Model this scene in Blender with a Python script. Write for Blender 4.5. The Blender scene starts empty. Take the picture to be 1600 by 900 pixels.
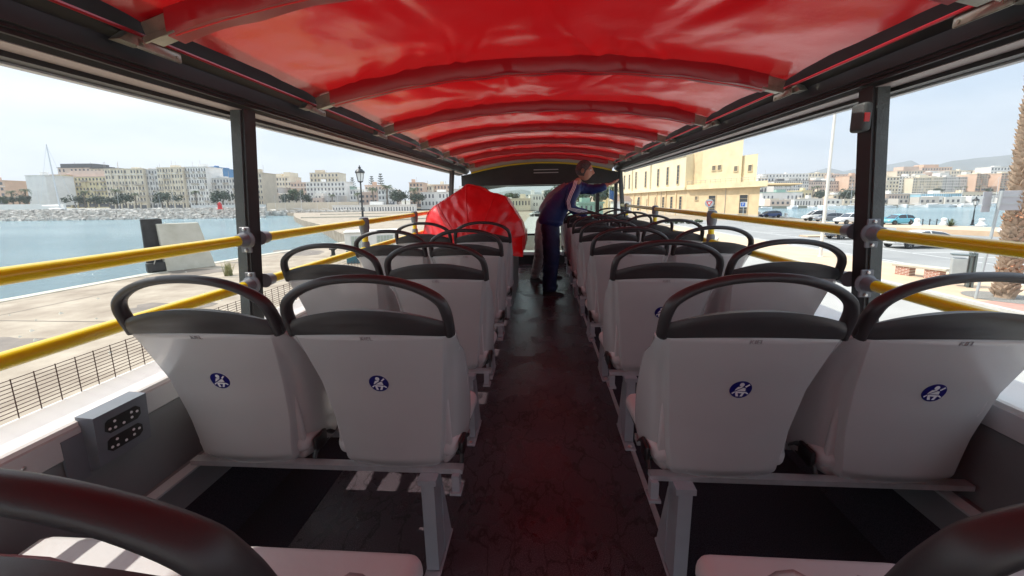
import bpy, bmesh, math, random
from math import sin, cos, pi, sqrt, atan2, radians, exp
from mathutils import Vector, Matrix, noise
random.seed(7)
S = bpy.context.scene
COL = S.collection

# ------------------------------------------------------------------ camera
FPX = 620.0; PX, PY = 800.0, 409.0; EYE = Vector((0, 0, 1.25))
def basis(vx, vy, roll):
    dx, dy = vx - PX, PY - vy
    c, s = cos(roll), sin(roll)
    a = dx * c + dy * s; b = -dx * s + dy * c
    n = sqrt(a * a + b * b + FPX * FPX); w = math.asin(a / n); P = atan2(b, FPX)
    f = Vector((-sin(w) * cos(P), cos(w) * cos(P), -sin(P)))
    r = Vector((cos(w), sin(w), 0)); u = r.cross(f)
    return f, r * c - u * s, u * c + r * s
fW, rW, uW = basis(845, 316, .012)        # the true world (the harbour)
fB, rB, uB = basis(845, 306, .018)        # the bus, parked a little nose-up on its springs
def mat3(r, u, f): return Matrix((r, u, -f)).transposed()
MW = mat3(rW, uW, fW); MBs = mat3(rB, uB, fB)
TILT = Matrix.Translation(EYE) @ (MW @ MBs.transposed()).to_4x4() @ Matrix.Translation(-EYE)
cd = bpy.data.cameras.new('camera'); cam = bpy.data.objects.new('camera', cd); COL.objects.link(cam)
cam.matrix_world = Matrix.Translation(EYE) @ MW.to_4x4()
cd.sensor_fit = 'HORIZONTAL'; cd.sensor_width = 36; cd.lens = 36 * FPX / 1600
cd.shift_x = 0; cd.shift_y = -(450 - PY) / 1600
cd.clip_start = .02; cd.clip_end = 20000
S.camera = cam
S.render.resolution_x = 1024; S.render.resolution_y = 576

# ------------------------------------------------------------------ light
SUN_EL = radians(56); SUN_AZ = radians(-84.5)          # azimuth from +Y towards +X
sun_dir = Vector((sin(SUN_AZ) * cos(SUN_EL), cos(SUN_AZ) * cos(SUN_EL), sin(SUN_EL)))
w = bpy.data.worlds.new('World'); S.world = w; w.use_nodes = True
N, L = w.node_tree.nodes, w.node_tree.links
N.clear()
wo = N.new('ShaderNodeOutputWorld'); bg = N.new('ShaderNodeBackground'); bg.inputs[1].default_value = .1
sky = N.new('ShaderNodeTexSky'); sky.sky_type = 'NISHITA'; sky.sun_disc = False
sky.sun_elevation = SUN_EL; sky.sun_rotation = SUN_AZ; sky.air_density = 1.2; sky.dust_density = 2.5
tc = N.new('ShaderNodeTexCoord'); mp = N.new('ShaderNodeMapping'); mp.inputs['Scale'].default_value = (1, 1, 3.2)
n1 = N.new('ShaderNodeTexNoise'); n1.inputs['Scale'].default_value = 2.6; n1.inputs['Detail'].default_value = 7; n1.inputs['Roughness'].default_value = .55
n1.inputs['Distortion'].default_value = .4
cr = N.new('ShaderNodeValToRGB'); cr.color_ramp.elements[0].position = .36; cr.color_ramp.elements[1].position = .66
cr.color_ramp.elements[0].color = (.3, .3, .3, 1); cr.color_ramp.elements[1].color = (1, 1, 1, 1)
sx = N.new('ShaderNodeSeparateXYZ')
lf = N.new('ShaderNodeMapRange'); lf.inputs['From Min'].default_value = .45; lf.inputs['From Max'].default_value = -.35
mxf = N.new('ShaderNodeMath'); mxf.operation = 'MAXIMUM'
n2 = N.new('ShaderNodeTexNoise'); n2.inputs['Scale'].default_value = 4; n2.inputs['Detail'].default_value = 8
cc = N.new('ShaderNodeValToRGB'); cc.color_ramp.elements[0].position = .33; cc.color_ramp.elements[1].position = .62
cc.color_ramp.elements[0].color = (5.4, 6.5, 7.5, 1); cc.color_ramp.elements[1].color = (8.3, 9.0, 9.5, 1)
mix = N.new('ShaderNodeMix'); mix.data_type = 'RGBA'
skm = N.new('ShaderNodeMix'); skm.data_type = 'RGBA'; skm.blend_type = 'MIX'; skm.inputs[0].default_value = .5
skm.inputs[7].default_value = (3.2, 5.3, 8.2, 1)
L.new(tc.outputs['Generated'], mp.inputs[0]); L.new(mp.outputs[0], n1.inputs[0]); L.new(mp.outputs[0], n2.inputs[0])
L.new(n1.outputs[0], cr.inputs[0]); L.new(tc.outputs['Generated'], sx.inputs[0]); L.new(sx.outputs['X'], lf.inputs['Value'])
L.new(cr.outputs[0], mxf.inputs[0]); L.new(lf.outputs[0], mxf.inputs[1]); L.new(n2.outputs[0], cc.inputs[0])
L.new(sky.outputs[0], skm.inputs[6])
L.new(mxf.outputs[0], mix.inputs[0]); L.new(skm.outputs[2], mix.inputs[6]); L.new(cc.outputs[0], mix.inputs[7])
zg = N.new('ShaderNodeValToRGB'); ze = zg.color_ramp.elements; ze[0].position = 0; ze[0].color = (.62, .62, .62, 1); ze[1].position = 1; ze[1].color = (1.35, 1.35, 1.35, 1)
e_ = ze.new(.36); e_.color = (.74, .74, .74, 1); e_ = ze.new(.62); e_.color = (1.3, 1.3, 1.3, 1)
zm = N.new('ShaderNodeMix'); zm.data_type = 'RGBA'; zm.blend_type = 'MULTIPLY'; zm.inputs[0].default_value = 1
L.new(sx.outputs['Z'], zg.inputs[0]); L.new(mix.outputs[2], zm.inputs[6]); L.new(zg.outputs[0], zm.inputs[7])
L.new(zm.outputs[2], bg.inputs[0]); L.new(bg.outputs[0], wo.inputs[0])
sd = bpy.data.lights.new('sun', 'SUN'); sd.energy = 2.8; sd.angle = radians(.5); sd.color = (1, .94, .85)
sl = bpy.data.objects.new('sun', sd); COL.objects.link(sl); sl.rotation_euler = sun_dir.to_track_quat('Z', 'Y').to_euler()
sl.location = (-40, 0, 60)
S.view_settings.view_transform = 'Standard'; S.view_settings.look = 'None'
S.view_settings.exposure = 1.0; S.view_settings.gamma = 1; S.view_settings.use_curve_mapping = False
S.render.engine = 'CYCLES'
S.cycles.max_bounces = 8; S.cycles.diffuse_bounces = 4; S.cycles.transparent_max_bounces = 12
S.cycles.use_denoising = True; S.cycles.volume_bounces = 0

# ------------------------------------------------------------------ materials
def pbr(name, col, rough=.5, metal=0, vary=0, vscale=5, bump=0, bscale=40, coat=0, spec=.5, col2=None, cscale=None, rvary=0, detail=4):
    m = bpy.data.materials.new(name); m.use_nodes = True
    n, l = m.node_tree.nodes, m.node_tree.links
    b = n['Principled BSDF']
    b.inputs['Base Color'].default_value = (*col, 1); b.inputs['Roughness'].default_value = rough
    b.inputs['Metallic'].default_value = metal; b.inputs['Coat Weight'].default_value = coat
    b.inputs['Coat Roughness'].default_value = .12
    b.inputs['Specular IOR Level'].default_value = spec
    t = n.new('ShaderNodeTexCoord')
    if vary or col2 or rvary:
        z = n.new('ShaderNodeTexNoise'); z.inputs['Scale'].default_value = vscale; z.inputs['Detail'].default_value = detail
        z.inputs['Roughness'].default_value = .6
        l.new(t.outputs['Object'], z.inputs[0])
        r = n.new('ShaderNodeValToRGB'); r.color_ramp.elements[0].position = .32; r.color_ramp.elements[1].position = .68
        c2 = col2 or tuple(c * (1 + vary) for c in col); c1 = col if col2 else tuple(c * (1 - vary) for c in col)
        r.color_ramp.elements[0].color = (*c1, 1); r.color_ramp.elements[1].color = (*c2, 1)
        l.new(z.outputs[0], r.inputs[0])
        if vary or col2: l.new(r.outputs[0], b.inputs['Base Color'])
        if rvary:
            q = n.new('ShaderNodeMapRange'); q.inputs['From Min'].default_value = .35; q.inputs['From Max'].default_value = .65
            q.inputs['To Min'].default_value = max(0, rough - rvary); q.inputs['To Max'].default_value = rough + rvary
            l.new(z.outputs[0], q.inputs[0]); l.new(q.outputs[0], b.inputs['Roughness'])
    if bump:
        z2 = n.new('ShaderNodeTexNoise'); z2.inputs['Scale'].default_value = bscale; z2.inputs['Detail'].default_value = 3
        l.new(t.outputs['Object'], z2.inputs[0])
        bp = n.new('ShaderNodeBump'); bp.inputs['Strength'].default_value = bump; bp.inputs['Distance'].default_value = .02
        l.new(z2.outputs[0], bp.inputs['Height']); l.new(bp.outputs[0], b.inputs['Normal'])
    return m

M = {}
M['shell'] = pbr('seat_shell_plastic', (.51, .515, .515), .2, vary=.015, vscale=3, coat=.3, bump=.01, bscale=300)
def scuffs(m, col_dark, amt=.5):
    n, l = m.node_tree.nodes, m.node_tree.links; b = n['Principled BSDF']; src = b.inputs['Base Color'].links[0].from_socket
    t = n.new('ShaderNodeTexCoord'); oi = n.new('ShaderNodeObjectInfo'); ml = n.new('ShaderNodeMath'); ml.operation = 'MULTIPLY'; ml.inputs[1].default_value = 37
    l.new(oi.outputs['Random'], ml.inputs[0]); ad = n.new('ShaderNodeVectorMath'); ad.operation = 'ADD'; l.new(t.outputs['Object'], ad.inputs[0]); l.new(ml.outputs[0], ad.inputs[1])
    mp_ = n.new('ShaderNodeMapping'); mp_.inputs['Scale'].default_value = (30, 30, 5); mp_.inputs['Rotation'].default_value = (0, .5, 0); l.new(ad.outputs[0], mp_.inputs[0])
    z = n.new('ShaderNodeTexNoise'); z.inputs['Scale'].default_value = 1.3; z.inputs['Detail'].default_value = 5; l.new(mp_.outputs[0], z.inputs[0])
    r = n.new('ShaderNodeMapRange'); r.inputs['From Min'].default_value = .69; r.inputs['From Max'].default_value = .76; r.inputs['To Max'].default_value = amt; l.new(z.outputs[0], r.inputs[0])
    g = n.new('ShaderNodeTexNoise'); g.inputs['Scale'].default_value = 5; g.inputs['Detail'].default_value = 6; l.new(ad.outputs[0], g.inputs[0])
    gr = n.new('ShaderNodeMapRange'); gr.inputs['From Min'].default_value = .5; gr.inputs['From Max'].default_value = .75; gr.inputs['To Max'].default_value = .09; l.new(g.outputs[0], gr.inputs[0])
    mx = n.new('ShaderNodeMath'); mx.operation = 'MAXIMUM'; l.new(r.outputs[0], mx.inputs[0]); l.new(gr.outputs[0], mx.inputs[1])
    k = n.new('ShaderNodeMix'); k.data_type = 'RGBA'; l.new(mx.outputs[0], k.inputs[0]); l.new(src, k.inputs[6]); k.inputs[7].default_value = (*col_dark, 1); l.new(k.outputs[2], b.inputs['Base Color'])
    ra = n.new('ShaderNodeMath'); ra.operation = 'MULTIPLY_ADD'; ra.inputs[1].default_value = .6; ra.inputs[2].default_value = b.inputs['Roughness'].default_value; l.new(r.outputs[0], ra.inputs[0]); l.new(ra.outputs[0], b.inputs['Roughness'])
scuffs(M['shell'], (.30, .28, .27), .45)
M['cap'] = pbr('dark_grip_plastic', (.036, .035, .037), .4, vary=.12, vscale=9, bump=.05, bscale=700)
M['cushion'] = pbr('seat_vinyl', (.56, .555, .555), .5, vary=.06, vscale=4, bump=.05, bscale=60)
M['alu'] = pbr('brushed_aluminium', (.55, .56, .58), .38, metal=.6, vary=.08, vscale=20)
M['legpaint'] = pbr('grey_leg_paint', (.33, .35, .38), .42, vary=.06, vscale=8)
M['black'] = pbr('black_plastic', (.015, .015, .016), .4, vary=.2, vscale=20)
M['frameblack'] = pbr('black_roof_frame', (.022, .02, .021), .42, vary=.2, vscale=6)
M['pillar'] = pbr('grey_rubber_pillar', (.075, .085, .085), .55, vary=.15, vscale=12, bump=.2, bscale=120)
M['beige'] = pbr('beige_strip', (.42, .34, .32), .5, vary=.05)
M['white'] = pbr('white_sill_paint', (.74, .73, .71), .38, vary=.04, vscale=6, rvary=.1)
M['wall'] = pbr('grey_wall_panel', (.20, .21, .22), .4, vary=.07, vscale=3, rvary=.1)
M['ledge'] = pbr('light_wall_trim', (.5, .51, .52), .4, vary=.05)
M['yellow'] = pbr('yellow_rail_paint', (.80, .585, .006), .28, vary=.05, vscale=10, coat=.4)
M['socket'] = pbr('grey_rail_socket', (.16, .17, .19), .45, vary=.1)
M['steel'] = pbr('steel_bolt', (.6, .6, .58), .3, metal=.9)
M['bracket'] = pbr('hoop_bracket', (.33, .3, .25), .35, metal=.7, vary=.15, vscale=30)
M['navy'] = pbr('sticker_blue', (.008, .01, .15), .3)
M['stickwhite'] = pbr('sticker_white', (.8, .82, .84), .35)
M['emboss'] = pbr('embossed_plastic', (.30, .295, .305), .4)
M['box'] = pbr('audio_box_grey', (.17, .19, .22), .42, metal=.2, vary=.06, vscale=15)
M['red_btn'] = pbr('red_button', (.6, .02, .02), .3)
M['mesh'] = pbr('rusty_mesh_wire', (.10, .06, .055), .6, metal=.3)
M['carpet'] = pbr('black_carpet', (.038, .034, .044), .95, vary=.5, vscale=260, bump=.5, bscale=500, spec=.15)
M['tarp'] = pbr('red_tarpaulin', (.72, .014, .02), .38, vary=.10, vscale=4, coat=.15, bump=.5, bscale=7)
M['tarp'].node_tree.nodes['Principled BSDF'].inputs['Subsurface Weight'].default_value = 0
M['bodyred'] = pbr('bus_body_red', (.45, .01, .015), .3, coat=.5)
M['glassdark'] = pbr('dark_window_glass', (.03, .035, .045), .08, spec=.8)
M['trimyellow'] = pbr('yellow_header_trim', (.65, .45, .02), .4)
M['slat'] = pbr('cream_slats', (.68, .66, .5), .5, vary=.06)

def floor_mat():
    m = bpy.data.materials.new('wet_speckled_deck_vinyl'); m.use_nodes = True
    n, l = m.node_tree.nodes, m.node_tree.links; b = n['Principled BSDF']
    t = n.new('ShaderNodeTexCoord')
    sp = n.new('ShaderNodeTexNoise'); sp.inputs['Scale'].default_value = 330; sp.inputs['Detail'].default_value = 1
    l.new(t.outputs['Object'], sp.inputs[0])
    r = n.new('ShaderNodeValToRGB'); e = r.color_ramp.elements
    e[0].position = .42; e[0].color = (.024, .018, .022, 1); e[1].position = .68; e[1].color = (.13, .10, .118, 1)
    l.new(sp.outputs[0], r.inputs[0])
    # scuffs and dark drying lines
    mpp = n.new('ShaderNodeMapping'); mpp.inputs['Scale'].default_value = (1.6, .9, 1)
    l.new(t.outputs['Object'], mpp.inputs[0])
    wz = n.new('ShaderNodeTexNoise'); wz.inputs['Scale'].default_value = 4; wz.inputs['Detail'].default_value = 6
    l.new(mpp.outputs[0], wz.inputs[0])
    av = n.new('ShaderNodeMix'); av.data_type = 'VECTOR'; av.inputs[0].default_value = .35
    l.new(mpp.outputs[0], av.inputs[4]); l.new(wz.outputs['Color'], av.inputs[5])
    vo = n.new('ShaderNodeTexVoronoi'); vo.feature = 'DISTANCE_TO_EDGE'; vo.inputs['Scale'].default_value = 7
    l.new(av.outputs[1], vo.inputs['Vector'])
    vr = n.new('ShaderNodeMapRange'); vr.inputs['From Min'].default_value = 0; vr.inputs['From Max'].default_value = .045
    vr.inputs['To Min'].default_value = .25; vr.inputs['To Max'].default_value = 1
    l.new(vo.outputs['Distance'], vr.inputs[0])
    mu = n.new('ShaderNodeMix'); mu.data_type = 'RGBA'; mu.blend_type = 'MULTIPLY'; mu.inputs[0].default_value = .95
    l.new(r.outputs[0], mu.inputs[6]); l.new(vr.outputs[0], mu.inputs[7]); l.new(mu.outputs[2], b.inputs['Base Color'])
    # wet film: roughness by noise, wetter towards the front
    wn = n.new('ShaderNodeTexNoise'); wn.inputs['Scale'].default_value = 3.2; wn.inputs['Detail'].default_value = 5
    l.new(t.outputs['Object'], wn.inputs[0])
    wr = n.new('ShaderNodeMapRange'); wr.inputs['From Min'].default_value = .4; wr.inputs['From Max'].default_value = .62
    wr.inputs['To Min'].default_value = .13; wr.inputs['To Max'].default_value = .42
    l.new(wn.outputs[0], wr.inputs[0])
    yx = n.new('ShaderNodeSeparateXYZ'); l.new(t.outputs['Object'], yx.inputs[0])
    yr = n.new('ShaderNodeMapRange'); yr.inputs['From Min'].default_value = 1.6; yr.inputs['From Max'].default_value = 4.2; yr.inputs['To Min'].default_value = .06; yr.inputs['To Max'].default_value = -.10
    l.new(yx.outputs['Y'], yr.inputs[0]); y2 = n.new('ShaderNodeMath'); y2.operation = 'ADD'; l.new(wr.outputs[0], y2.inputs[0]); l.new(yr.outputs[0], y2.inputs[1])
    va = n.new('ShaderNodeMath'); va.operation = 'MULTIPLY_ADD'; va.inputs[1].default_value = -.12; va.inputs[2].default_value = .12
    l.new(vr.outputs[0], va.inputs[0])
    ad = n.new('ShaderNodeMath'); ad.operation = 'ADD'; ad.use_clamp = True; l.new(y2.outputs[0], ad.inputs[0]); l.new(va.outputs[0], ad.inputs[1])
    l.new(ad.outputs[0], b.inputs['Roughness'])
    bp = n.new('ShaderNodeBump'); bp.inputs['Strength'].default_value = .35; bp.inputs['Distance'].default_value = .01
    hb = n.new('ShaderNodeMath'); hb.operation = 'MULTIPLY_ADD'; hb.inputs[1].default_value = .25
    l.new(sp.outputs[0], hb.inputs[0]); l.new(wn.outputs[0], hb.inputs[2])
    l.new(hb.outputs[0], bp.inputs['Height']); l.new(bp.outputs[0], b.inputs['Normal'])
    b.inputs['Specular IOR Level'].default_value = .38
    return m
M['floor'] = floor_mat()

def canopy_mat(name, c, tr, rough=.3, mixf=.5):
    m = bpy.data.materials.new(name); m.use_nodes = True
    n, l = m.node_tree.nodes, m.node_tree.links; b = n['Principled BSDF']; o = n['Material Output']
    t = n.new('ShaderNodeTexCoord'); z = n.new('ShaderNodeTexNoise'); z.inputs['Scale'].default_value = 2.2; z.inputs['Detail'].default_value = 5
    l.new(t.outputs['Object'], z.inputs[0])
    r = n.new('ShaderNodeValToRGB'); r.color_ramp.elements[0].color = (*[x * .82 for x in c], 1); r.color_ramp.elements[1].color = (*[x * 1.15 for x in c], 1)
    l.new(z.outputs[0], r.inputs[0]); l.new(r.outputs[0], b.inputs['Base Color'])
    b.inputs['Roughness'].default_value = rough; b.inputs['Specular IOR Level'].default_value = .85; b.inputs['Coat Weight'].default_value = .2; b.inputs['Coat Roughness'].default_value = .3
    tl = n.new('ShaderNodeBsdfTranslucent'); tl.inputs[0].default_value = (*tr, 1)
    ms = n.new('ShaderNodeMixShader'); ms.inputs[0].default_value = mixf
    l.new(b.outputs[0], ms.inputs[1]); l.new(tl.outputs[0], ms.inputs[2]); l.new(ms.outputs[0], o.inputs[0])
    z2 = n.new('ShaderNodeTexNoise'); z2.inputs['Scale'].default_value = 7; z2.inputs['Detail'].default_value = 5
    l.new(t.outputs['Object'], z2.inputs[0])
    bp = n.new('ShaderNodeBump'); bp.inputs['Strength'].default_value = .22; bp.inputs['Distance'].default_value = .02
    l.new(z2.outputs[0], bp.inputs['Height']); l.new(bp.outputs[0], b.inputs['Normal'])
    return m
M['canopy'] = canopy_mat('red_canopy_vinyl', (.42, .005, .014), (.38, .005, .005), .2, .25)
M['sleeve'] = canopy_mat('red_hoop_sleeve', (.46, .004, .016), (.34, .003, .005), .38, .25)

def glass_mat():
    m = bpy.data.materials.new('windscreen_glass'); m.use_nodes = True
    n, l = m.node_tree.nodes, m.node_tree.links; n.clear()
    o = n.new('ShaderNodeOutputMaterial'); t = n.new('ShaderNodeBsdfTransparent'); t.inputs[0].default_value = (.86, .9, .86, 1)
    g = n.new('ShaderNodeBsdfGlossy'); g.inputs['Roughness'].default_value = .02
    f = n.new('ShaderNodeFresnel'); f.inputs[0].default_value = 1.45
    x = n.new('ShaderNodeMixShader'); l.new(f.outputs[0], x.inputs[0]); l.new(t.outputs[0], x.inputs[1]); l.new(g.outputs[0], x.inputs[2])
    l.new(x.outputs[0], o.inputs[0]); return m
M['glass'] = glass_mat()

scuffs(M['white'], (.45, .42, .38), .4); scuffs(M['yellow'], (.40, .27, .05), .5); scuffs(M['wall'], (.10, .10, .10), .5)

# ------------------------------------------------------------------ mesh helpers
class MB:
    def __init__(s): s.v = []; s.f = []
    def add(s, vs, fs):
        o = len(s.v); s.v += [tuple(p) for p in vs]; s.f += [tuple(i + o for i in f) for f in fs]; return s
    def box(s, x0, x1, y0, y1, z0, z1, m=None):
        vs = [Vector((x, y, z)) for x in (x0, x1) for y in (y0, y1) for z in (z0, z1)]
        if m is not None: vs = [m @ p for p in vs]
        return s.add(vs, [(0, 1, 3, 2), (4, 6, 7, 5), (0, 4, 5, 1), (2, 3, 7, 6), (0, 2, 6, 4), (1, 5, 7, 3)])
    def rbox(s, x0, x1, y0, y1, z0, z1, r, seg=2, m=None):
        bm = bmesh.new(); bmesh.ops.create_cube(bm, size=1)
        for q in bm.verts: q.co = Vector((x0 + (q.co.x + .5) * (x1 - x0), y0 + (q.co.y + .5) * (y1 - y0), z0 + (q.co.z + .5) * (z1 - z0)))
        bmesh.ops.bevel(bm, geom=bm.edges[:], offset=r, segments=seg, profile=.5, affect='EDGES')
        bm.verts.ensure_lookup_table()
        vs = [(m @ q.co if m is not None else q.co.copy()) for q in bm.verts]; fs = [tuple(q.index for q in f.verts) for f in bm.faces]
        bm.free(); return s.add(vs, fs)
    def tube(s, pts, r, n=8, cap=True, flat=1.0):
        pts = [Vector(p) for p in pts]; k = len(pts); rs = r if isinstance(r, (list, tuple)) else [r] * k
        rings = []; up = None
        for i, p in enumerate(pts):
            t = (pts[min(i + 1, k - 1)] - pts[max(i - 1, 0)]).normalized()
            if up is None: up = t.orthogonal().normalized()
            else:
                up = (up - t * up.dot(t)); up = up.normalized() if up.length > 1e-6 else t.orthogonal().normalized()
            b = t.cross(up)
            rings.append([p + (up * cos(2 * pi * j / n) + b * sin(2 * pi * j / n) * flat) * rs[i] for j in range(n)])
        vs = [q for g in rings for q in g]; fs = []
        for i in range(k - 1):
            for j in range(n): fs.append((i * n + j, i * n + (j + 1) % n, (i + 1) * n + (j + 1) % n, (i + 1) * n + j))
        if cap: fs += [tuple(range(n))[::-1], tuple((k - 1) * n + j for j in range(n))]
        return s.add(vs, fs)
    def lathe(s, prof, n=16, c=(0, 0, 0), m=None):
        vs = []; fs = []; k = len(prof)
        for (r, z) in prof:
            for j in range(n):
                p = Vector((c[0] + r * cos(2 * pi * j / n), c[1] + r * sin(2 * pi * j / n), c[2] + z)); vs.append(m @ p if m is not None else p)
        for i in range(k - 1):
            for j in range(n): fs.append((i * n + j, i * n + (j + 1) % n, (i + 1) * n + (j + 1) % n, (i + 1) * n + j))
        fs += [tuple(range(n))[::-1], tuple((k - 1) * n + j for j in range(n))]
        return s.add(vs, fs)
    def prism(s, poly, a, b, axis='y', m=None):
        def mk(p, h): return {'x': (h, p[0], p[1]), 'y': (p[0], h, p[1]), 'z': (p[0], p[1], h)}[axis]
        n = len(poly); vs = [Vector(mk(p, a)) for p in poly] + [Vector(mk(p, b)) for p in poly]
        if m is not None: vs = [m @ q for q in vs]
        return s.add(vs, [tuple(range(n))[::-1], tuple(range(n, 2 * n))] + [(i, (i + 1) % n, n + (i + 1) % n, n + i) for i in range(n)])
    def grid(s, fn, nu, nv, flip=False):
        vs = [fn(i / nu, j / nv) for j in range(nv + 1) for i in range(nu + 1)]
        fs = [(j * (nu + 1) + i, j * (nu + 1) + i + 1, (j + 1) * (nu + 1) + i + 1, (j + 1) * (nu + 1) + i) for j in range(nv) for i in range(nu)]
        return s.add(vs, [f[::-1] for f in fs] if flip else fs)
    def mesh(s, name, mat, smooth=False, fix=True):
        me = bpy.data.meshes.new(name); me.from_pydata(s.v, [], s.f)
        if fix:
            bm = bmesh.new(); bm.from_mesh(me); bmesh.ops.recalc_face_normals(bm, faces=bm.faces[:]); bm.to_mesh(me); bm.free()
        me.materials.append(mat)
        if smooth:
            for p in me.polygons: p.use_smooth = True
            if smooth != 'all':
                me.update()
                try: me.set_sharp_from_angle(angle=radians(38))
                except Exception: pass
        return me
    def build(s, name, mat, parent=None, smooth=False, fix=True):
        o = bpy.data.objects.new(name, s.mesh(name, mat, smooth, fix)); COL.objects.link(o)
        if parent is not None: o.parent = parent
        return o

def tag(o, label, cat, group=None):
    o['label'] = label; o['category'] = cat
    if group: o['group'] = group
    return o
def thing(name, label, cat, loc=(0, 0, 0), rz=0, group=None):
    o = bpy.data.objects.new(name, None); COL.objects.link(o); o.location = loc; o.rotation_euler = (0, 0, rz); o.empty_display_size = .2
    return tag(o, label, cat, group)
def inst(name, me, parent, loc=(0, 0, 0), rz=0, sc=1):
    o = bpy.data.objects.new(name, me); COL.objects.link(o); o.parent = parent; o.location = loc; o.rotation_euler = (0, 0, rz)
    o.scale = (sc, sc, sc) if not isinstance(sc, tuple) else sc
    return o
def copy_tree(o, parent=None, skip=()):
    c = o.copy(); COL.objects.link(c); c.parent = parent
    for ch in list(o.children):
        if ch.name.split('.')[0] in skip: continue
        copy_tree(ch, c, skip)
    return c
def struct(o): o['kind'] = 'structure'; return o
BUS = []

def lerp(a, b, t): return a + (b - a) * t
def interp(x, pts):
    if x <= pts[0][0]: return pts[0][1]
    for (a, fa), (b, fb) in zip(pts, pts[1:]):
        if x <= b: return fa + (fb - fa) * (x - a) / (b - a)
    return pts[-1][1]
def smooth01(t): t = max(0, min(1, t)); return t * t * (3 - 2 * t)

# ------------------------------------------------------------------ seats
def hw(z):       # half width of the shell
    return interp(z, [(.364, .184), (.370, .196), (.385, .208), (.41, .216), (.44, .221), (.5, .226), (.6, .234), (.7, .238), (.78, .2415), (.84, .2425), (1, .2425)])
def crease(z):   # half width of the proud central panel
    return interp(z, [(.36, .115), (.37, .132), (.385, .145), (.40, .152), (.47, .160), (.55, .170), (.7, .186), (.85, .208), (.9, .212)])
def recl(z): return interp(z, [(.364, .006), (.42, 0), (.55, -.012), (.7, -.045), (.85, -.10), (.95, -.14), (1.05, -.17)])
def surf(x, z):
    h = hw(z); c = crease(z); a = abs(x)
    y = recl(z) - .016 * (1 - (min(a, c) / c) ** 2)                         # gentle bulge of the panel
    if z < .42: y += .022 * smooth01((.42 - z) / .05) * (1 - smooth01((a - c) / .03)) # panel tucks under at the bottom
    if a > c: y += (1 - .85 * smooth01((z - .72) / .14)) * (.030 * smooth01((a - c) / .013) - .020 * smooth01((a - c - .013) / .03) * smooth01((.86 - z) / .2)) * (.8 + .2 * smooth01((z - .365) / .05))
    if a > c: y += interp(z, [(.38, .115), (.5, .11), (.62, .085), (.72, .045), (.82, .008), (.9, 0)]) * ((a - c) / (h - c)) ** 1.8 * (.8 + .2 * smooth01((z - .365) / .09))
    e = (a - (h - .04)) / .04
    if e > 0: y += .06 * e * e * e * (.4 + .6 * e) * (1 - .93 * smooth01((z - .76) / .12)) + .006 * e * e
    return y
def shell_mesh():
    def capz(x): return .885 - .014 * (x / .24) ** 2
    outer = [0, .04, .1, .2, .32, .45, .58, .70, .79, .86, .91, .95, .98, 1]       # crease .. edge
    inner = [0, .18, .36, .54, .70, .82, .91, .96, 1]                               # centre .. crease
    def col(z): 
        h, c = hw(z), crease(z); r = [c * t for t in inner] + [c + .0001 + (h - c) * t for t in outer]
        return [-q for q in r[::-1]] + r[1:]
    us = col(.5)
    zs = [.364, .367, .372, .38, .39, .40, .41, .42, .43, .44, .45, .46, .47, .485, .5, .54, .58, .62, .66, .7, .74, .78, .82, .86, .885]
    m = MB(); nu, nz = len(us), len(zs); back = []; front = []
    for zi, z in enumerate(zs):
        for x in col(z):
            u = x / hw(z); zz = z if zi < nz - 1 else capz(x)
            if z < .45:   # rounded lower corners of the panel, little feet either side
                zz = z - (.0 if abs(x) > crease(z) else 0)
            back.append(Vector((x, surf(x, zz), zz)))
            front.append(Vector((x * .985, max(surf(x, zz) + .010, recl(zz) + .034 + .02 * abs(u) ** 6), zz)))
    fs = []
    for j in range(nz - 1):
        for i in range(nu - 1):
            a = j * nu + i; fs.append((a, a + 1, a + nu + 1, a + nu)); o = nu * nz; fs.append((o + a, o + a + nu, o + a + nu + 1, o + a + 1))
    o = nu * nz
    for j in range(nz - 1):
        for i in (0, nu - 1): a = j * nu + i; fs.append((a, a + nu, o + a + nu, o + a))
    for i in range(nu - 1):
        for j in (0, nz - 1): a = j * nu + i; fs.append((a, o + a, o + a + 1, a + 1))
    m.add(back + front, fs)
    return m.mesh('backrest', M['shell'], 'all')
def cap_mesh():
    m = MB(); n = 28; nz = 7
    def bot(x): return .886 - .014 * (x / .24) ** 2
    def top(x): return .957 - .04 * (abs(x) / .22) ** 2.1
    back = []; front = []
    for j in range(nz + 1):
        for i in range(n + 1):
            x = (-1 + 2 * i / n) * .2432; z = lerp(bot(x) - .002, max(top(x), bot(x) + .02), j / nz)
            groove = -.004 * exp(-((z - (bot(x) + .022)) / .004) ** 2) if abs(x) < .17 else 0
            y = surf(x, z) - .004 - groove + (.012 * (j / nz) ** 4)
            back.append((x, y, z)); front.append((x * .99, max(y + .008, recl(z) + .022), z - (.004 if j == nz else 0)))
    fs = []; W = n + 1; o = W * (nz + 1)
    for j in range(nz):
        for i in range(n): a = j * W + i; fs += [(a, a + 1, a + W + 1, a + W), (o + a, o + a + W, o + a + W + 1, o + a + 1)]
        for i in (0, n): a = j * W + i; fs.append((a, a + W, o + a + W, o + a))
    for i in range(n):
        for j in (0, nz): a = j * W + i; fs.append((a, o + a, o + a + 1, a + 1))
    return m.add(back + front, fs).mesh('head_cap', M['cap'], True)
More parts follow.
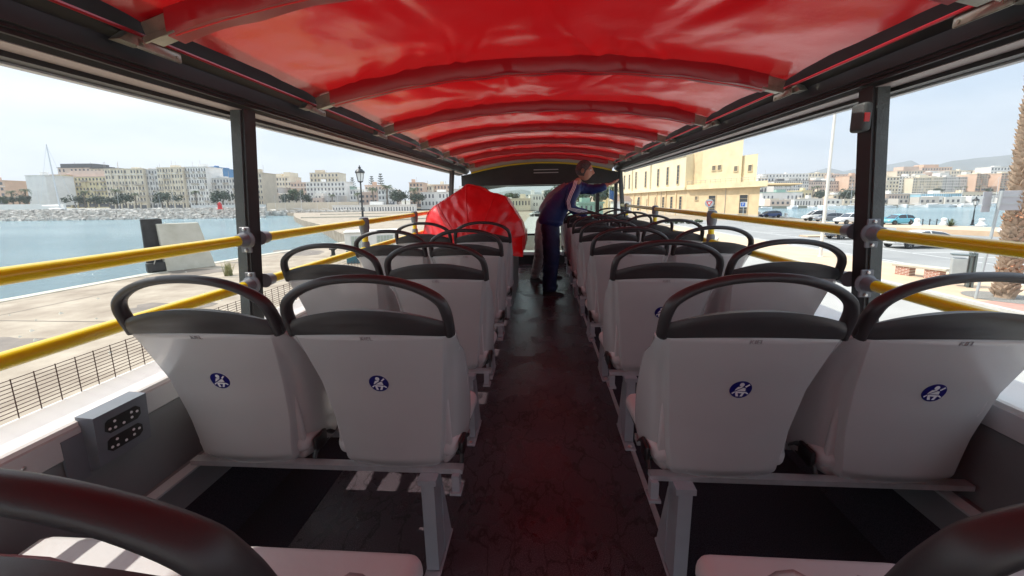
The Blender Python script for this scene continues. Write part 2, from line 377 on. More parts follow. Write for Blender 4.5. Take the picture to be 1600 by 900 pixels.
def handle_mesh():
    half = [(-.2285, .873), (-.2285, .90), (-.228, .925), (-.2245, .95), (-.214, .975), (-.188, .998), (-.15, 1.018), (-.10, 1.0335), (-.05, 1.041), (0, 1.043)]
    pts = half + [(-x, z) for x, z in half[-2::-1]]
    P = [Vector((x, recl(z) + .022, z)) for x, z in pts]
    R = [interp(abs(x), [(0, .0118), (.15, .0125), (.2, .0138), (.222, .0148), (.235, .0148)]) for x, z in pts]
    # smooth the path
    Q = []; RR = []
    for i in range(len(P) - 1):
        p0, p1, p2, p3 = P[max(i - 1, 0)], P[i], P[i + 1], P[min(i + 2, len(P) - 1)]
        for k in range(3):
            t = k / 3
            Q.append(.5 * ((2 * p1) + (p2 - p0) * t + (2 * p0 - 5 * p1 + 4 * p2 - p3) * t * t + (3 * p1 - p0 - 3 * p2 + p3) * t ** 3)); RR.append(lerp(R[i], R[i + 1], t))
    Q.append(P[-1]); RR.append(R[-1])
    m = MB(); n = 12; vs = []; fs = []
    for i, p in enumerate(Q):
        t = (Q[min(i + 1, len(Q) - 1)] - Q[max(i - 1, 0)]).normalized(); yv = Vector((0, 1, 0)); yv = (yv - t * yv.dot(t)).normalized(); b = t.cross(yv)
        for j in range(n): vs.append(p + b * cos(2 * pi * j / n) * RR[i] + yv * sin(2 * pi * j / n) * RR[i] * 1.35)
    for i in range(len(Q) - 1):
        for j in range(n): fs.append((i * n + j, i * n + (j + 1) % n, (i + 1) * n + (j + 1) % n, (i + 1) * n + j))
    fs += [tuple(range(n))[::-1], tuple((len(Q) - 1) * n + j for j in range(n))]
    return m.add(vs, fs).mesh('grab_handle', M['cap'], 'all')
def disc_pts(cx, cz, rx, rz, n=24, a0=0): return [(cx + rx * cos(2 * pi * i / n + a0), cz + rz * sin(2 * pi * i / n + a0)) for i in range(n)]
def flat_on_shell(polys, off, name, mat):
    m = MB()
    for poly in polys:
        cx = sum(p[0] for p in poly) / len(poly); cz = sum(p[1] for p in poly) / len(poly); n = len(poly)
        vs = [(cx, surf(cx, cz) - off, cz)] + [(x, surf(x, z) - off, z) for x, z in poly]
        base = [(x, surf(x, z) + .001, z) for x, z in poly]
        m.add(vs + base, [(0, 1 + i, 1 + (i + 1) % n) for i in range(n)] + [(1 + i, 1 + n + i, 1 + n + (i + 1) % n, 1 + (i + 1) % n) for i in range(n)])
    return m.mesh(name, mat)
SZ = .708
def T(p, s=.0295): return [(x * s, SZ + z * s) for x, z in p]
sticker_me = flat_on_shell([disc_pts(0, SZ, .0295, .0295, 32)], .0012, 'seat_belt_sticker', M['navy'])
picto = [disc_pts(-.02 * .0295 + .0, SZ + .58 * .0295, .0062, .0068, 14),
         T([(.16, .86), (.30, .70), (.52, .62), (.62, .74), (.5, .8), (.34, .82)][:0] or [(.30, .36), (.62, .66), (.72, .56), (.40, .24)]),
         T([(-.32, .30), (.12, .34), (.02, .22), (-.52, -.14), (-.50, -.02)]),
         T([(.22, .20), (.38, .16), (.44, -.2), (-.36, -.16)]),
         T([(-.46, -.22), (.42, -.28), (.50, -.40), (.30, -.46), (-.40, -.40)]),
         T([(-.44, -.40), (-.22, -.42), (-.10, -.80), (-.34, -.80)]),
         T([(.16, -.46), (.38, -.44), (.24, -.80), (.02, -.80)]),
         T([(-.76, -.42), (-.50, -.24), (-.46, -.34), (-.70, -.54)]),
         T([(.50, -.26), (.76, -.46), (.70, -.56), (.46, -.40)])]
picto_me = flat_on_shell(picto, .0021, 'pictogram', M['stickwhite'])
def text_mesh(s, size, mat, name, ext=.001):
    c = bpy.data.curves.new(name, 'FONT'); c.body = s; c.size = size; c.extrude = ext; c.align_x = 'CENTER'; c.align_y = 'CENTER'
    o = bpy.data.objects.new('tmp_text', c); COL.objects.link(o)
    dg = bpy.context.evaluated_depsgraph_get(); me = bpy.data.meshes.new_from_object(o.evaluated_get(dg)); me.name = name
    bpy.data.objects.remove(o); me.materials.clear(); me.materials.append(mat); return me
emb = text_mesh('KIEL', .019, M['emboss'], 'embossed_lettering', .0008)
for q in emb.vertices:
    x, y = q.co.x, q.co.y; zz = .868 + y; q.co = Vector((x, surf(x, zz) - .0006 - q.co.z, zz))
shell_me, cap_me, handle_me = shell_mesh(), cap_mesh(), handle_mesh()
cu = MB()
def cush(u, v):
    return None
bm_ = MB(); bm_.rbox(-.215, .215, .02, .385, .40, .475, .033, 4)
for i, q in enumerate(bm_.v):
    x, y, z = q
    t = smooth01((y - .3) / .13); x *= (1 - .10 * t * t) * (.93 + .11 * smooth01(y / .15)); z -= .018 * smooth01((y - .33) / .1) + (.008 * (1 - min(1, (x / .2) ** 2)) if z > .44 else 0)
    bm_.v[i] = (x, y, z)
cush_me = bm_.mesh('seat_cushion', M['cushion'], 'all')
padm = MB(); padm.rbox(-.19, .19, .028, .046, .44, .64, .008, 3)
for i, q in enumerate(padm.v):
    x, y, z = q; padm.v[i] = (x, y + recl(z), z)
pad_me = padm.mesh('back_pad', M['cushion'], 'all')
tray = MB().rbox(-.205, .205, .07, .355, .38, .402, .01, 2).mesh('seat_tray', M['black'], True)
beam_me = MB().box(-.465, .475, .004, .035, .362, .379).box(-.46, .46, .20, .24, .35, .374).mesh('frame_beam', M['alu'])
lg = MB()
lg.prism([(-.03, .365), (.06, .365), (.075, .02), (-.02, .02)], -.021, .021, 'x')
lg.prism([(.055, .30), (.062, .30), (.155, .012), (.06, .012)], -.023, -.018, 'x')
lg.prism([(.055, .30), (.062, .30), (.155, .012), (.06, .012)], .018, .023, 'x')
lg.box(-.03, .03, -.034, .07, .345, .364)
leg_me = lg.mesh('leg', M['legpaint'])
ft = MB().rbox(-.027, .027, -.07, .165, .0, .012, .004, 1); footplate = ft.mesh('foot_plate', M['legpaint'])
bolt_me = MB().lathe([(.011, 0), (.011, .006), (.006, .010)], 8).mesh('bolt', M['steel'], True)
bk = MB().rbox(-.008, .008, .03, .10, .40, .455, .007, 2); bk.tube([(0, .05, .43), (.002, .03, .405), (.002, .02, .39)], .007, 6); bk.tube([(0, .07, .45), (.0, .12, .43), (0, .15, .405)], .009, 6, flat=.4)
buckle_me = bk.mesh('belt_buckle', M['black'], True)
brk_me = MB().box(-.012, .012, -.012, .02, .31, .366).box(-.018, .018, -.02, .03, .302, .311).mesh('beam_bracket', M['legpaint'])

def twin(side, skip_sticker=()):
    """side -1: left of the aisle, +1: right."""
    r = thing('twin_bus_seat', '', 'bus seat', (0, 0, 0), 0, None)
    for k, sx_ in (('aisle', -side * .2505), ('window', side * .2505)):
        b = inst('backrest', shell_me, r, (sx_, 0, 0))
        inst('head_cap', cap_me, b); inst('grab_handle', handle_me, b); inst('back_pad', pad_me, b); inst('embossed_lettering', emb, b)
        if k not in skip_sticker:
            s = inst('seat_belt_sticker', sticker_me, b); s2 = inst('sticker_pictogram', picto_me, b)
        inst('seat_cushion', cush_me, r, (sx_, 0, 0)); inst('seat_tray', tray, r, (sx_, 0, 0))
        inst('belt_buckle', buckle_me, r, (sx_ - side * .218, 0, 0))
    inst('frame_beam', beam_me, r)
    l = inst('leg', leg_me, r, (-side * .368, 0, 0))
    inst('foot_plate', footplate, l); inst('bolt', bolt_me, l, (0, -.05, .012)); inst('bolt', bolt_me, l, (0, .14, .012))
    inst('beam_bracket', brk_me, r, (-side * .455, 0, 0))
    return r
ORD = ['nearest', 'second', 'third', 'fourth', 'fifth', 'sixth', 'seventh', 'eighth', 'ninth']
PITCH = .742; Y0 = 1.14
def seat_row(side, k, proto):
    o = copy_tree(proto); o.location = (-.735 if side < 0 else .803, Y0 + PITCH * k + ((-.015 if side < 0 else .02) if k < 0 else 0), 0)
    BUS.append(o); return o
protoL = twin(-1); protoR = twin(1); protoLn = twin(-1, ('aisle', 'window')); protoR1 = twin(1, ('window',)); protoRn = twin(1, ('aisle', 'window'))
LL = {-1: 'closest grey twin seat left of the aisle, black handle in the lower left corner',
      0: 'grey twin seat left of the aisle with two blue stickers, beside the grey audio box',
      1: 'grey twin seat left of the aisle, one row ahead of the left pair with stickers',
      2: 'grey twin seat left of the aisle, second row behind the red tarpaulin',
      3: 'grey twin seat left of the aisle, directly behind the red tarpaulin'}
RL = {-1: 'closest grey twin seat right of the aisle, black handle in the lower right corner',
      0: 'grey twin seat right of the aisle with two blue stickers, behind the black pillar',
      1: 'grey twin seat right of the aisle with only one blue sticker',
      2: 'grey twin seat right of the aisle, one row ahead of the single sticker',
      3: 'grey twin seat right of the aisle, two rows ahead of the single sticker',
      4: 'grey twin seat right of the aisle, just behind the man in blue',
      5: 'grey twin seat right of the aisle whose handle the man in blue holds',
      6: 'grey twin seat right of the aisle, second back from the windscreen',
      7: 'foremost grey twin seat right of the aisle, nearest the windscreen'}
for k, lb in LL.items(): tag(seat_row(-1, k, protoL if k <= 0 else protoLn), lb, 'bus seat', 'grey twin seats on both sides of the bus aisle')
for k, lb in RL.items(): tag(seat_row(1, k, protoR if k <= 0 else protoR1 if k == 1 else protoRn), lb, 'bus seat', 'grey twin seats on both sides of the bus aisle')
def kill(o):
    for c in list(o.children): kill(c)
    bpy.data.objects.remove(o)
for p in (protoL, protoR, protoLn, protoR1, protoRn): kill(p)

# ------------------------------------------------------------------ the bus
bus = thing('open_top_bus', 'double-decker bus upper deck with red canopy on hoops, yellow rails and dark wet floor', 'bus'); BUS.append(bus)
YB, YF = -2.2, 7.35
fl = MB(); fl.box(-1.18, 1.18, YB, YF, -.06, 0); fl.build('deck_floor', M['floor'], bus)
for sgn in (-1, 1):
    cp = MB(); cp.prism([(sgn * .46, .003), (sgn * 1.17, .004), (sgn * 1.25, .19), (sgn * 1.27, .19), (sgn * 1.27, -.05), (sgn * .46, -.02)], YB, YF, 'y')
    if sgn > 0: cp.build('side_carpet', M['carpet'], bus)
    else:
        cp = MB(); cp.prism([(sgn * .93, .003), (sgn * 1.17, .004), (sgn * 1.25, .19), (sgn * 1.27, .19), (sgn * 1.27, -.05), (sgn * .93, -.02)], YB, YF, 'y'); cp.build('side_carpet', M['carpet'], bus)
    wl = MB(); X = lambda v: sgn * v
    wl.prism([(X(1.252), .19), (X(1.262), .30), (X(1.30), .31), (X(1.30), .56), (X(1.42), .56), (X(1.42), -2.1), (X(1.255), -2.1), (X(1.255), .1)], YB, YF, 'y')
    w_ = wl.build('side_wall', M['wall'], bus)
    MB().prism([(X(1.245), .30), (X(1.27), .312), (X(1.27), .32), (X(1.245), .308)], YB, YF, 'y').build('wall_trim', M['ledge'], w_)
    MB().rbox(*sorted((X(1.288), X(1.305))), YB, YF, .565, .64, .004, 1).build('wall_band', M['ledge'], w_)
    sl_ = MB().prism([(X(1.292), .652), (X(1.292), .632), (X(1.43), .562), (X(1.43), .675), (X(1.415), .678), (X(1.30), .656)], YB, YF, 'y').build('sill', M['white'], w_)
    mb = MB()
    for k in range(10):
        z = .69 + k * .0108; mb.tube([(X(1.424), YB, z), (X(1.424), 5.5, z)], .0013, 4)
    y = YB
    while y < 5.5: mb.tube([(X(1.4235), y, .675), (X(1.4235), y, .790)], .0013, 4); y += .05
    if sgn < 0: mb.build('wire_mesh_guard', M['mesh'], bus)
    scr = MB()
    for k in range(14): scr.lathe([(.006, 0), (.004, .003)], 8, m=Matrix.Translation((X(1.2865), -1 + k * .6, .603)) @ Matrix.Rotation(-sgn * pi / 2, 4, 'Y'))
    scr.build('screw_heads', M['steel'], w_)
lb = MB().box(-1.40, 1.40, YB, YF + .15, -2.15, -.07); lb.build('lower_body', M['bodyred'], bus)
tr = MB().box(.435, .455, YB, 6.9, 0, .006); tr.build('floor_trim', M['alu'], bus)
# roof side frames
for sgn, nm in ((-1, 'l'), (1, 'r')):
    X = lambda v: sgn * v
    m = MB().prism([(X(1.40), 1.622), (X(1.352), 1.622), (X(1.352), 1.645), (X(1.275), 1.645), (X(1.275), 1.638), (X(1.262), 1.650), (X(1.25), 1.650), (X(1.25), 1.662), (X(1.24), 1.662), (X(1.24), 1.672), (X(1.228), 1.672),
        (X(1.225), 1.72), (X(1.19), 1.745), (X(1.16), 1.80), (X(1.10), 1.85), (X(1.18), 1.875), (X(1.42), 1.79), (X(1.42), 1.622)], YB, 6.95, 'y').build('roof_rail', M['frameblack'], bus)
    MB().box(*sorted((X(1.278), X(1.350))), YB, 6.95, 1.6365, 1.6445).build('light_strip', M['beige'], m)
    MB().box(*sorted((X(1.398), X(1.424))), YB, 6.95, 1.615, 1.6215).build('outer_lip', M['ledge'], m)
    MB().tube([(X(1.165), YB, 1.735), (X(1.165), 6.9, 1.735)], .006, 6).build('tension_cord', M['sleeve'], m)
# hoops + canopy
HY = [1.17 + .885 * k for k in range(-4, 7)]
def arch(x): return 1.905 - .135 * (abs(x) / 1.12) ** 2.2
rng = random.Random(3)
folds = []
for h in HY:
    for k in range(24):
        x0 = rng.uniform(-1.0, 1.0); front = rng.random() < .6
        ang = (pi / 2 if not front else -pi / 2) + rng.uniform(-.25, .25) + .75 * x0 * (-1 if not front else 1) * -1
        folds.append((x0, h, cos(ang), sin(ang), rng.uniform(.2, .75), (wd_ := rng.uniform(.010, .034)), rng.choice((-1, 1, 1)) * wd_ * rng.uniform(.35, .8)))
NEAR = {}
def near_folds(y):
    k = int((y + 10) / .1)
    if k not in NEAR: NEAR[k] = [f for f in folds if abs(f[1] - y) < .72]
    return NEAR[k]
def canopy_z(x, y):
    z = arch(x)
    # sag between hoops
    t = ((y - HY[0]) / .885) % 1
    z -= .030 * sin(pi * t) ** 1 * (1 - .3 * abs(x))
    for (x0, y0, dx, dy, ln, wd, am) in near_folds(y):
        ux, uy = x - x0, y - y0; s = ux * dx + uy * dy
        if -.02 < s < ln:
            d = abs(-ux * dy + uy * dx); ww = wd * (1 + 1.2 * s / ln)
            if d < 3 * ww: z += am * exp(-(d / ww) ** 2) * (1 - s / ln) ** 1.2 * min(1, (s + .02) / .11)
    z += .006 * noise.noise(Vector((x * 3, y * 3, 0))) + .004 * noise.noise(Vector((x * 8, y * 8, 3)))
    return z
cv = MB()
def cfn(u, v):
    y = lerp(HY[0], 6.9, v); t = ((y - HY[0]) / .885) % 1
    e = 1.15 - .055 * sin(pi * t) ** .8
    x = (-1 + 2 * u) * e
    return Vector((x, y, canopy_z(x, y)))
cv.grid(cfn, 290, 680)
can = cv.build('canopy', M['canopy'], bus, 'all', fix=False)
for k, h in enumerate(HY):
    m = MB(); n = 90; vs = []; fs = []
    rr = random.Random(k + 50); pl = [(rr.uniform(-1, 1), rr.uniform(.003, .009), rr.uniform(.006, .02)) for _ in range(26)]
    for i in range(n + 1):
        x = lerp(-1.05, 1.05, i / n); z = arch(x)
        w1 = sum(a * exp(-((x - c) / s) ** 2) for c, a, s in pl); w2 = .003 * sin(x * 23 + k) + .003 * noise.noise(Vector((x * 9, k, 0)))
        # soft sleeve section
        for (oy, oz) in ((-.032, .02), (-.034 - w1 * .7, -.02), (-.034 - w1 * .5, -.058), (-.028, -.070 + w2), (.026, -.071 + w2), (.033, -.06), (.034, -.02), (.032, .02)):
            vs.append((x, h + oy, z + oz))
    q = 8
    for i in range(n):
        for j in range(q): fs.append((i * q + j, i * q + (j + 1) % q, (i + 1) * q + (j + 1) % q, (i + 1) * q + j))
    fs += [tuple(range(q)), tuple(n * q + j for j in range(q))]
    ho = m.add(vs, fs).build('roof_hoop', M['sleeve'], bus, True)
    st = MB().tube([(x / 40, h - .03, arch(x / 40) - .079) for x in range(-41, 42)], .0022, 5).build('hoop_piping', M['tarp'], ho)
    for sgn in (-1, 1):
        br = MB(); zc = arch(1.1) - .028
        a = Matrix.Translation((sgn * 1.085, h, zc)) @ Matrix.Rotation(sgn * .28, 4, 'Y')
        br.rbox(-.045, .045, -.026, .026, -.030, .024, .004, 1, m=a)
        br.rbox(-.05, .05, -.032, -.026, -.038, -.018, .002, 1, m=a)
        bq = br.build('hoop_bracket', M['bracket'], ho, True)
        br = MB(); b = Matrix.Translation((sgn * 1.172, h + .05, 1.715))
        br.rbox(-.004, .004, -.06, .09, -.018, .014, .006, 2, m=b)
        br.lathe([(.005, 0), (.004, .004)], 8, m=b @ Matrix.Translation((-sgn * .004, -.04, 0)) @ Matrix.Rotation(-sgn * pi / 2, 4, 'Y'))
        br.lathe([(.005, 0), (.004, .004)], 8, m=b @ Matrix.Translation((-sgn * .004, .07, -.004)) @ Matrix.Rotation(-sgn * pi / 2, 4, 'Y'))
        br.prism([(-.05, -.012), (.02, -.012), (.02, .025), (-.01, .025)], -.012, .022, 'x', m=Matrix.Translation((sgn * 1.19, h - .01, 1.715)))
        br.build('link_plate', M['bracket'], ho, True)
# pillars, rails
def pillar(sgn, y, t=.07, wd=.056):
    # leans inwards towards the roof
    def bar(m, a0, a1, y0, y1):
        xb, xt = 1.352, 1.268
        z0, z1 = .60, 1.66
        vs = [(sgn * ((xb if z == z0 else xt) + a), yy, z) for z in (z0, z1) for (a, yy) in ((a0, y0), (a1, y0), (a1, y1), (a0, y1))]
        return m.add(vs, [(0, 1, 2, 3), (4, 5, 6, 7), (0, 1, 5, 4), (1, 2, 6, 5), (2, 3, 7, 6), (3, 0, 4, 7)])
    p = bar(MB(), 0, .012, y, y + t).build('pillar', M['frameblack'], bus)
    bar(MB(), .012, wd, y - .008, y + t * .9).build('rubber_face', M['pillar'], p)
    return p
for sgn in (-1, 1):
    for y in (1.70, 5.86 if sgn < 0 else 6.72, -.9): pillar(sgn, y)
MB().rbox(1.31, 1.36, 7.25, 7.36, .6, 1.6, .01, 1).box(.98, 1.04, 7.25, 7.34, .45, 1.5).box(-1.36, -1.31, 7.25, 7.36, .6, 1.6).build('front_post', M['frameblack'], bus)
for sgn in (-1, 1):
    X = lambda v: sgn * v
    for z, r in ((1.078, .0225), (.872, .0225)):
        segs = [(-.82, 1.65), (1.81, 6.7)] if True else []
        for a, b in segs: MB().tube([(X(1.325), a, z), (X(1.325), (a + b) / 2, z), (X(1.325), b, z)], r, 14).build('handrail', M['yellow'], bus, True)
        for yy, d, q in ((1.692, -1, 1.0), (1.775, 1, .82)):
            s_ = MB().lathe([(.042 * q, 0), (.042 * q, .006), (.031, .012), (.028, .05), (.0255, .054)], 18, m=Matrix.Translation((X(1.325), yy, z)) @ Matrix.Rotation(-d * pi / 2, 4, 'X')).build('rail_socket', M['socket'], bus, True)
            if d < 0:
                MB().rbox(*sorted((X(1.300), X(1.350))), 1.684, 1.692, z - .058, z + .058, .003, 1).build('flange', M['socket'], s_)
                for dz in (-.047, .047): MB().lathe([(.008, 0), (.008, .005), (.005, .008)], 8, m=Matrix.Translation((X(1.325), 1.684, z + dz)) @ Matrix.Rotation(pi / 2, 4, 'X')).build('bolt', M['steel'], s_, True)
    for y in ((2.9, 4.1, 5.2) if sgn < 0 else (3.2, 4.75, 6.3)):
        p = MB().tube([(X(1.325), y, .64), (X(1.325), y, 1.0)], .022, 12).build('rail_post', M['yellow'], bus, True)
        c = MB().lathe([(.025, -.10), (.030, -.085), (.037, -.045), (.037, .015), (.031, .032), (.013, .038)], 14, c=(X(1.325), y, 1.08)).build('rail_joint', M['socket'], p, True)
        MB().lathe([(.026, -.06), (.030, -.045), (.030, .045), (.026, .06)], 14, c=(X(1.325), y, .872)).build('rail_joint', M['socket'], p, True)
# emergency button housing on right pillar
eb = MB().prism([(1.50, 1.655), (1.40, 1.655), (1.395, 1.64), (1.42, 1.60), (1.50, 1.60), (1.535, 1.64), (1.53, 1.655)], 1.22, 1.30, 'x')
eb = MB().rbox(1.238, 1.276, 1.69, 1.76, 1.475, 1.585, .013, 3).build('hammer_holder', M['pillar'], bus, True)
MB().rbox(1.242, 1.262, 1.6865, 1.6905, 1.51, 1.543, .001, 1).build('red_button', M['red_btn'], eb)
# audio box on left wall (and the same on the right wall)
def audio(sgn, y0, y1):
    X = lambda v: sgn * v
    a = MB().prism([(X(1.245), .66), (X(1.30), .664), (X(1.30), .49), (X(1.252), .51)], y0, y1, 'y').build('audio_box', M['box'], bus)
    MB().box(*sorted((X(1.285), X(1.293))), y0 - .05, y0, .485, .62).build('mounting_plate', M['box'], a)
    def on(v, u, d=0):     # v: 0..1 down the face, u: along y
        x = lerp(1.245, 1.252, v) - d; z = lerp(.66, .51, v); return Vector((X(x), lerp(y0, y1, u), z))
    for vv in (.3, .68):
        pn = MB(); pts = [(.18, -.10), (.24, -.14), (.76, -.14), (.84, -.07), (.84, .07), (.76, .14), (.24, .14), (.16, .06)]
        f = [on(vv + q, p, .002) for p, q in pts]; bk_ = [on(vv + q, p, -.002) for p, q in pts]
        n = len(pts); pn.add(f + bk_, [tuple(range(n)), tuple(range(n, 2 * n))] + [(i, (i + 1) % n, n + (i + 1) % n, n + i) for i in range(n)])
        pb = pn.build('control_panel', M['black'], a)
        kn = MB()
        for (uu, dv) in ((.24, .05), (.34, -.06), (.34, .07), (.5, .07), (.66, -.06), (.66, .05), (.77, -.02)):
            kn.lathe([(.0042, 0), (.0036, .0015)], 8, m=Matrix.Translation(on(vv + dv, uu, .002)) @ Matrix.Rotation((-pi / 2 if sgn > 0 else pi / 2), 4, 'Y'))
        kn.build('knob', M['stickwhite'], pb)
    return a
audio(-1, .93, 1.08)
audio(1, .755, .905)
# bulkhead of the stairwell
bh = MB().box(-1.26, -.345, 3.98, 4.0, 0, .80).box(-.345, -.33, 3.98, 5.7, 0, .80).build('stair_bulkhead', M['wall'], bus)
MB().rbox(-.36, -.325, 3.955, 3.99, 0, .80, .004, 1).build('bulkhead_edge', M['alu'], bh)
# front end
fp = MB().box(-1.3, 1.3, YF, YF + .05, 0, .17).build('front_wall', M['black'], bus)
MB().box(-1.3, 1.3, YF - .06, YF + .08, .17, .21).build('front_ledge', M['ledge'], fp)
ws = MB().box(-1.32, 1.32, YF + .07, YF + .078, .21, 1.46).build('windscreen', M['glass'], bus)
MB().box(-1.32, 1.32, YF + .03, YF + .06, .52, .56).box(-1.3, 1.3, YF + .02, YF + .06, 1.425, 1.46).build('windscreen_bar', M['frameblack'], ws)
sm = MB()
for k in range(13): sm.box(-1.3, 1.3, YF + .25, YF + .262, .215 + k * .0235, .2335 + k * .0235)
sm.build('front_slats', M['slat'], bus)
def harch(x): return 1.815 - .15 * (abs(x) / 1.2) ** 2
n = 30; top = [(-1.2 + 2.4 * i / n, harch(-1.2 + 2.4 * i / n) - .012) for i in range(n + 1)]
hd = MB().prism(top + [(1.38, 1.62), (1.38, 1.44), (-1.38, 1.44), (-1.38, 1.62)], 6.98, 7.42, 'y').build('front_header', M['frameblack'], bus)
MB().tube([(x, 6.95, z + .005) for x, z in top], .014, 6).build('header_trim', M['trimyellow'], hd)
MB().grid(lambda u, v: Vector(((-1.2 + 2.4 * u) * 1.0, lerp(6.5, 6.98, v), lerp(arch((-1.2 + 2.4 * u) * .95) - .0, harch(-1.2 + 2.4 * u), v))), 30, 4).build('front_fairing', M['beige'], hd, 'all')
MB().box(-.12, .30, 6.972, 6.979, 1.685, 1.697).box(-.12, .30, 6.972, 6.979, 1.635, 1.647).build('air_vent', M['ledge'], hd)
MB().grid(lambda u, v: Vector((lerp(-1.3, -.2, u), 7.0 + .25 * v, 1.45 - (.13 * (1 - u) ** 1.5) * v - .0)), 14, 3).build('visor', M['frameblack'], hd)

# red tarpaulin over the stairwell
def tarp_fn():
    m = MB(); nu, nv = 120, 46; vs = []
    rg = random.Random(11)
    pk = Vector((-.68, 0, 1.375))
    outline = [(-1.30, .62), (-1.29, .80), (-1.26, .93), (-1.215, 1.09), (-1.14, 1.155), (-.95, 1.27), (-.76, 1.385), (-.70, 1.375), (-.56, 1.31), (-.37, 1.25), (-.31, 1.14), (-.21, .99), (-.175, .85), (-.185, .70), (-.20, .66)]
    # arc-length parametrise
    d = [0]
    for a, b in zip(outline, outline[1:]): d.append(d[-1] + sqrt((a[0] - b[0]) ** 2 + (a[1] - b[1]) ** 2))
    def out(t):
        s = t * d[-1]
        return interp(s, [(q, p[0]) for q, p in zip(d, outline)]), interp(s, [(q, p[1]) for q, p in zip(d, outline)])
    cx, cz = -.70, .70
    ph = [(rg.randint(5, 30), rg.uniform(0, 6), rg.uniform(.3, 1)) for _ in range(7)]
    def fn(u, v):
        x, z = out(u)
        # v 0..0.5 front dome face, rising from hem centre to the crest; 0.5..1 back over to the rear
        fold = sum(a * sin(k * u * 3.1 + p + 1.3 * sin(v * 5 + p)) for k, p, a in ph) / 3
        if v < .55:
            t = v / .55
            hx = lerp(cx, x, t) ; hz = lerp(cz - .04, z, t)
            bul = .30 * (1 - t ** 2.2)
            y = 4.22 - bul * .95 + .008 * fold * (t ** .6) + .04 * abs(noise.noise(Vector((hx * 4.5, hz * 4.5, 1)))) + .03 * abs(noise.noise(Vector((hx * 9 + hz * 4, hz * 7, 8)))) + .010 * noise.noise(Vector((hx * 14, hz * 14, 5)))
            y += -.02 * abs(sin(9 * (hx + .7) + 7 * hz)) * t
            return Vector((hx, y, hz))
        t = (v - .55) / .45
        y = 4.22 + t * 1.15
        xx = lerp(x, x * .93 - .03, t); zz = z - .10 * t * t + .01 * fold
        return Vector((xx, y, zz))
    m.grid(fn, nu, nv); seams = MB()
    for u in (.30, .475, .64, .78): seams.tube([fn(u, v / 40) + Vector((0, -.004, .003)) for v in range(3, 41)], .0045, 5)
    for v in (.549, .551): seams.tube([fn(u / 80, v) for u in range(2, 79)], .004, 5)
    return m, seams
tm_, seams_ = tarp_fn()
tp = tm_.build('tarpaulin_cover', M['tarp'], None, 'all', fix=False); tag(tp, 'creased bright red tarpaulin draped over the stairwell at the front left', 'tarpaulin'); BUS.append(tp)
hem = MB(); hem.tube([(-1.28 + 1.08 * i / 20, 3.94 + .02 * sin(i * 1.7) + .25 * abs(i / 10 - 1) ** 3, .665 + .012 * sin(i * 1.1)) for i in range(21)], .010, 6)
# skirt in front of the bulkhead
sk = MB().grid(lambda u, v: Vector((lerp(-1.30, -.185, u), 3.955 + .012 * sin(u * 40) * v + .14 * abs(2 * u - 1) ** 4 * (1 - v) + .02 * noise.noise(Vector((u * 9, v * 3, 0))), lerp(.83, .655 + .012 * sin(u * 17), v))), 60, 8)
sk.grid(lambda u, v: Vector((lerp(-.185, -.19, v) + .008 * sin(u * 20) * v, lerp(3.97, 5.35, u), lerp(.84, .66, v))), 30, 8)
seams_.build('seam', M['tarp'], tp, True); sk.build('skirt', M['tarp'], tp, 'all', fix=False); hem.build('hem', M['tarp'], tp, True)

# ================================================================== people
def skin_body(name, verts, edges, radii, mat, parent=None, sub=2, root=0, wr=0):
    if wr: sub = 3
    me = bpy.data.meshes.new(name); me.from_pydata([tuple(v) for v in verts], edges, [])
    o = bpy.data.objects.new(name, me); COL.objects.link(o)
    md = o.modifiers.new('skin', 'SKIN'); md.use_smooth_shade = True; md.branch_smoothing = .6
    if not me.skin_vertices: me.skin_vertices.new()
    for i, r in enumerate(radii):
        r = r if isinstance(r, tuple) else (r, r)
        me.skin_vertices[0].data[i].radius = r; me.skin_vertices[0].data[i].use_root = (i == root)
    ms = o.modifiers.new('sub', 'SUBSURF'); ms.levels = sub; ms.render_levels = sub
    dg = bpy.context.evaluated_depsgraph_get(); dg.update()
    m2 = bpy.data.meshes.new_from_object(o.evaluated_get(dg)); m2.name = name
    bpy.data.objects.remove(o)
    m2.materials.clear(); m2.materials.append(mat)
    for p in m2.polygons: p.use_smooth = True
    if wr:
        nn = [v.normal.copy() for v in m2.vertices]
        for v, q in zip(m2.vertices, nn):
            c_ = v.co; f_ = 1 - abs(noise.noise(Vector((c_.x * 9, c_.y * 9, c_.z * 22)))) * 2; g_ = noise.noise(Vector((c_.x * 16 + 5, c_.y * 16, c_.z * 16)))
            v.co = c_ + q * wr * (f_ * .8 + g_ * .7)
    o = bpy.data.objects.new(name, m2); COL.objects.link(o)
    if parent is not None: o.parent = parent
    return o
def chain(pts, start=0):
    return [Vector(p) for p in pts], [(start + i, start + i + 1) for i in range(len(pts) - 1)]
skinm = pbr('skin', (.50, .27, .19), .5, vary=.06, vscale=20)
hairg = pbr('grey_hair', (.10, .10, .10), .7, vary=.4, vscale=60, bump=.5, bscale=200)
jblue = pbr('blue_tracksuit_top', (.011, .032, .16), .55, vary=.15, vscale=9, bump=.35, bscale=16)
tnavy = pbr('navy_trousers', (.010, .018, .075), .7, vary=.2, vscale=9, bump=.35, bscale=14)
whitecl = pbr('white_stripe_cloth', (.75, .77, .82), .7)
shoe = pbr('black_shoe', (.015, .015, .018), .6)
jeans = pbr('grey_jeans', (.30, .27, .26), .85, vary=.18, vscale=14, bump=.4, bscale=20)
lav = pbr('grey_lilac_jacket', (.20, .17, .21), .8, vary=.12, vscale=10, bump=.35, bscale=14)
belt = pbr('black_belt', (.012, .012, .012), .4)

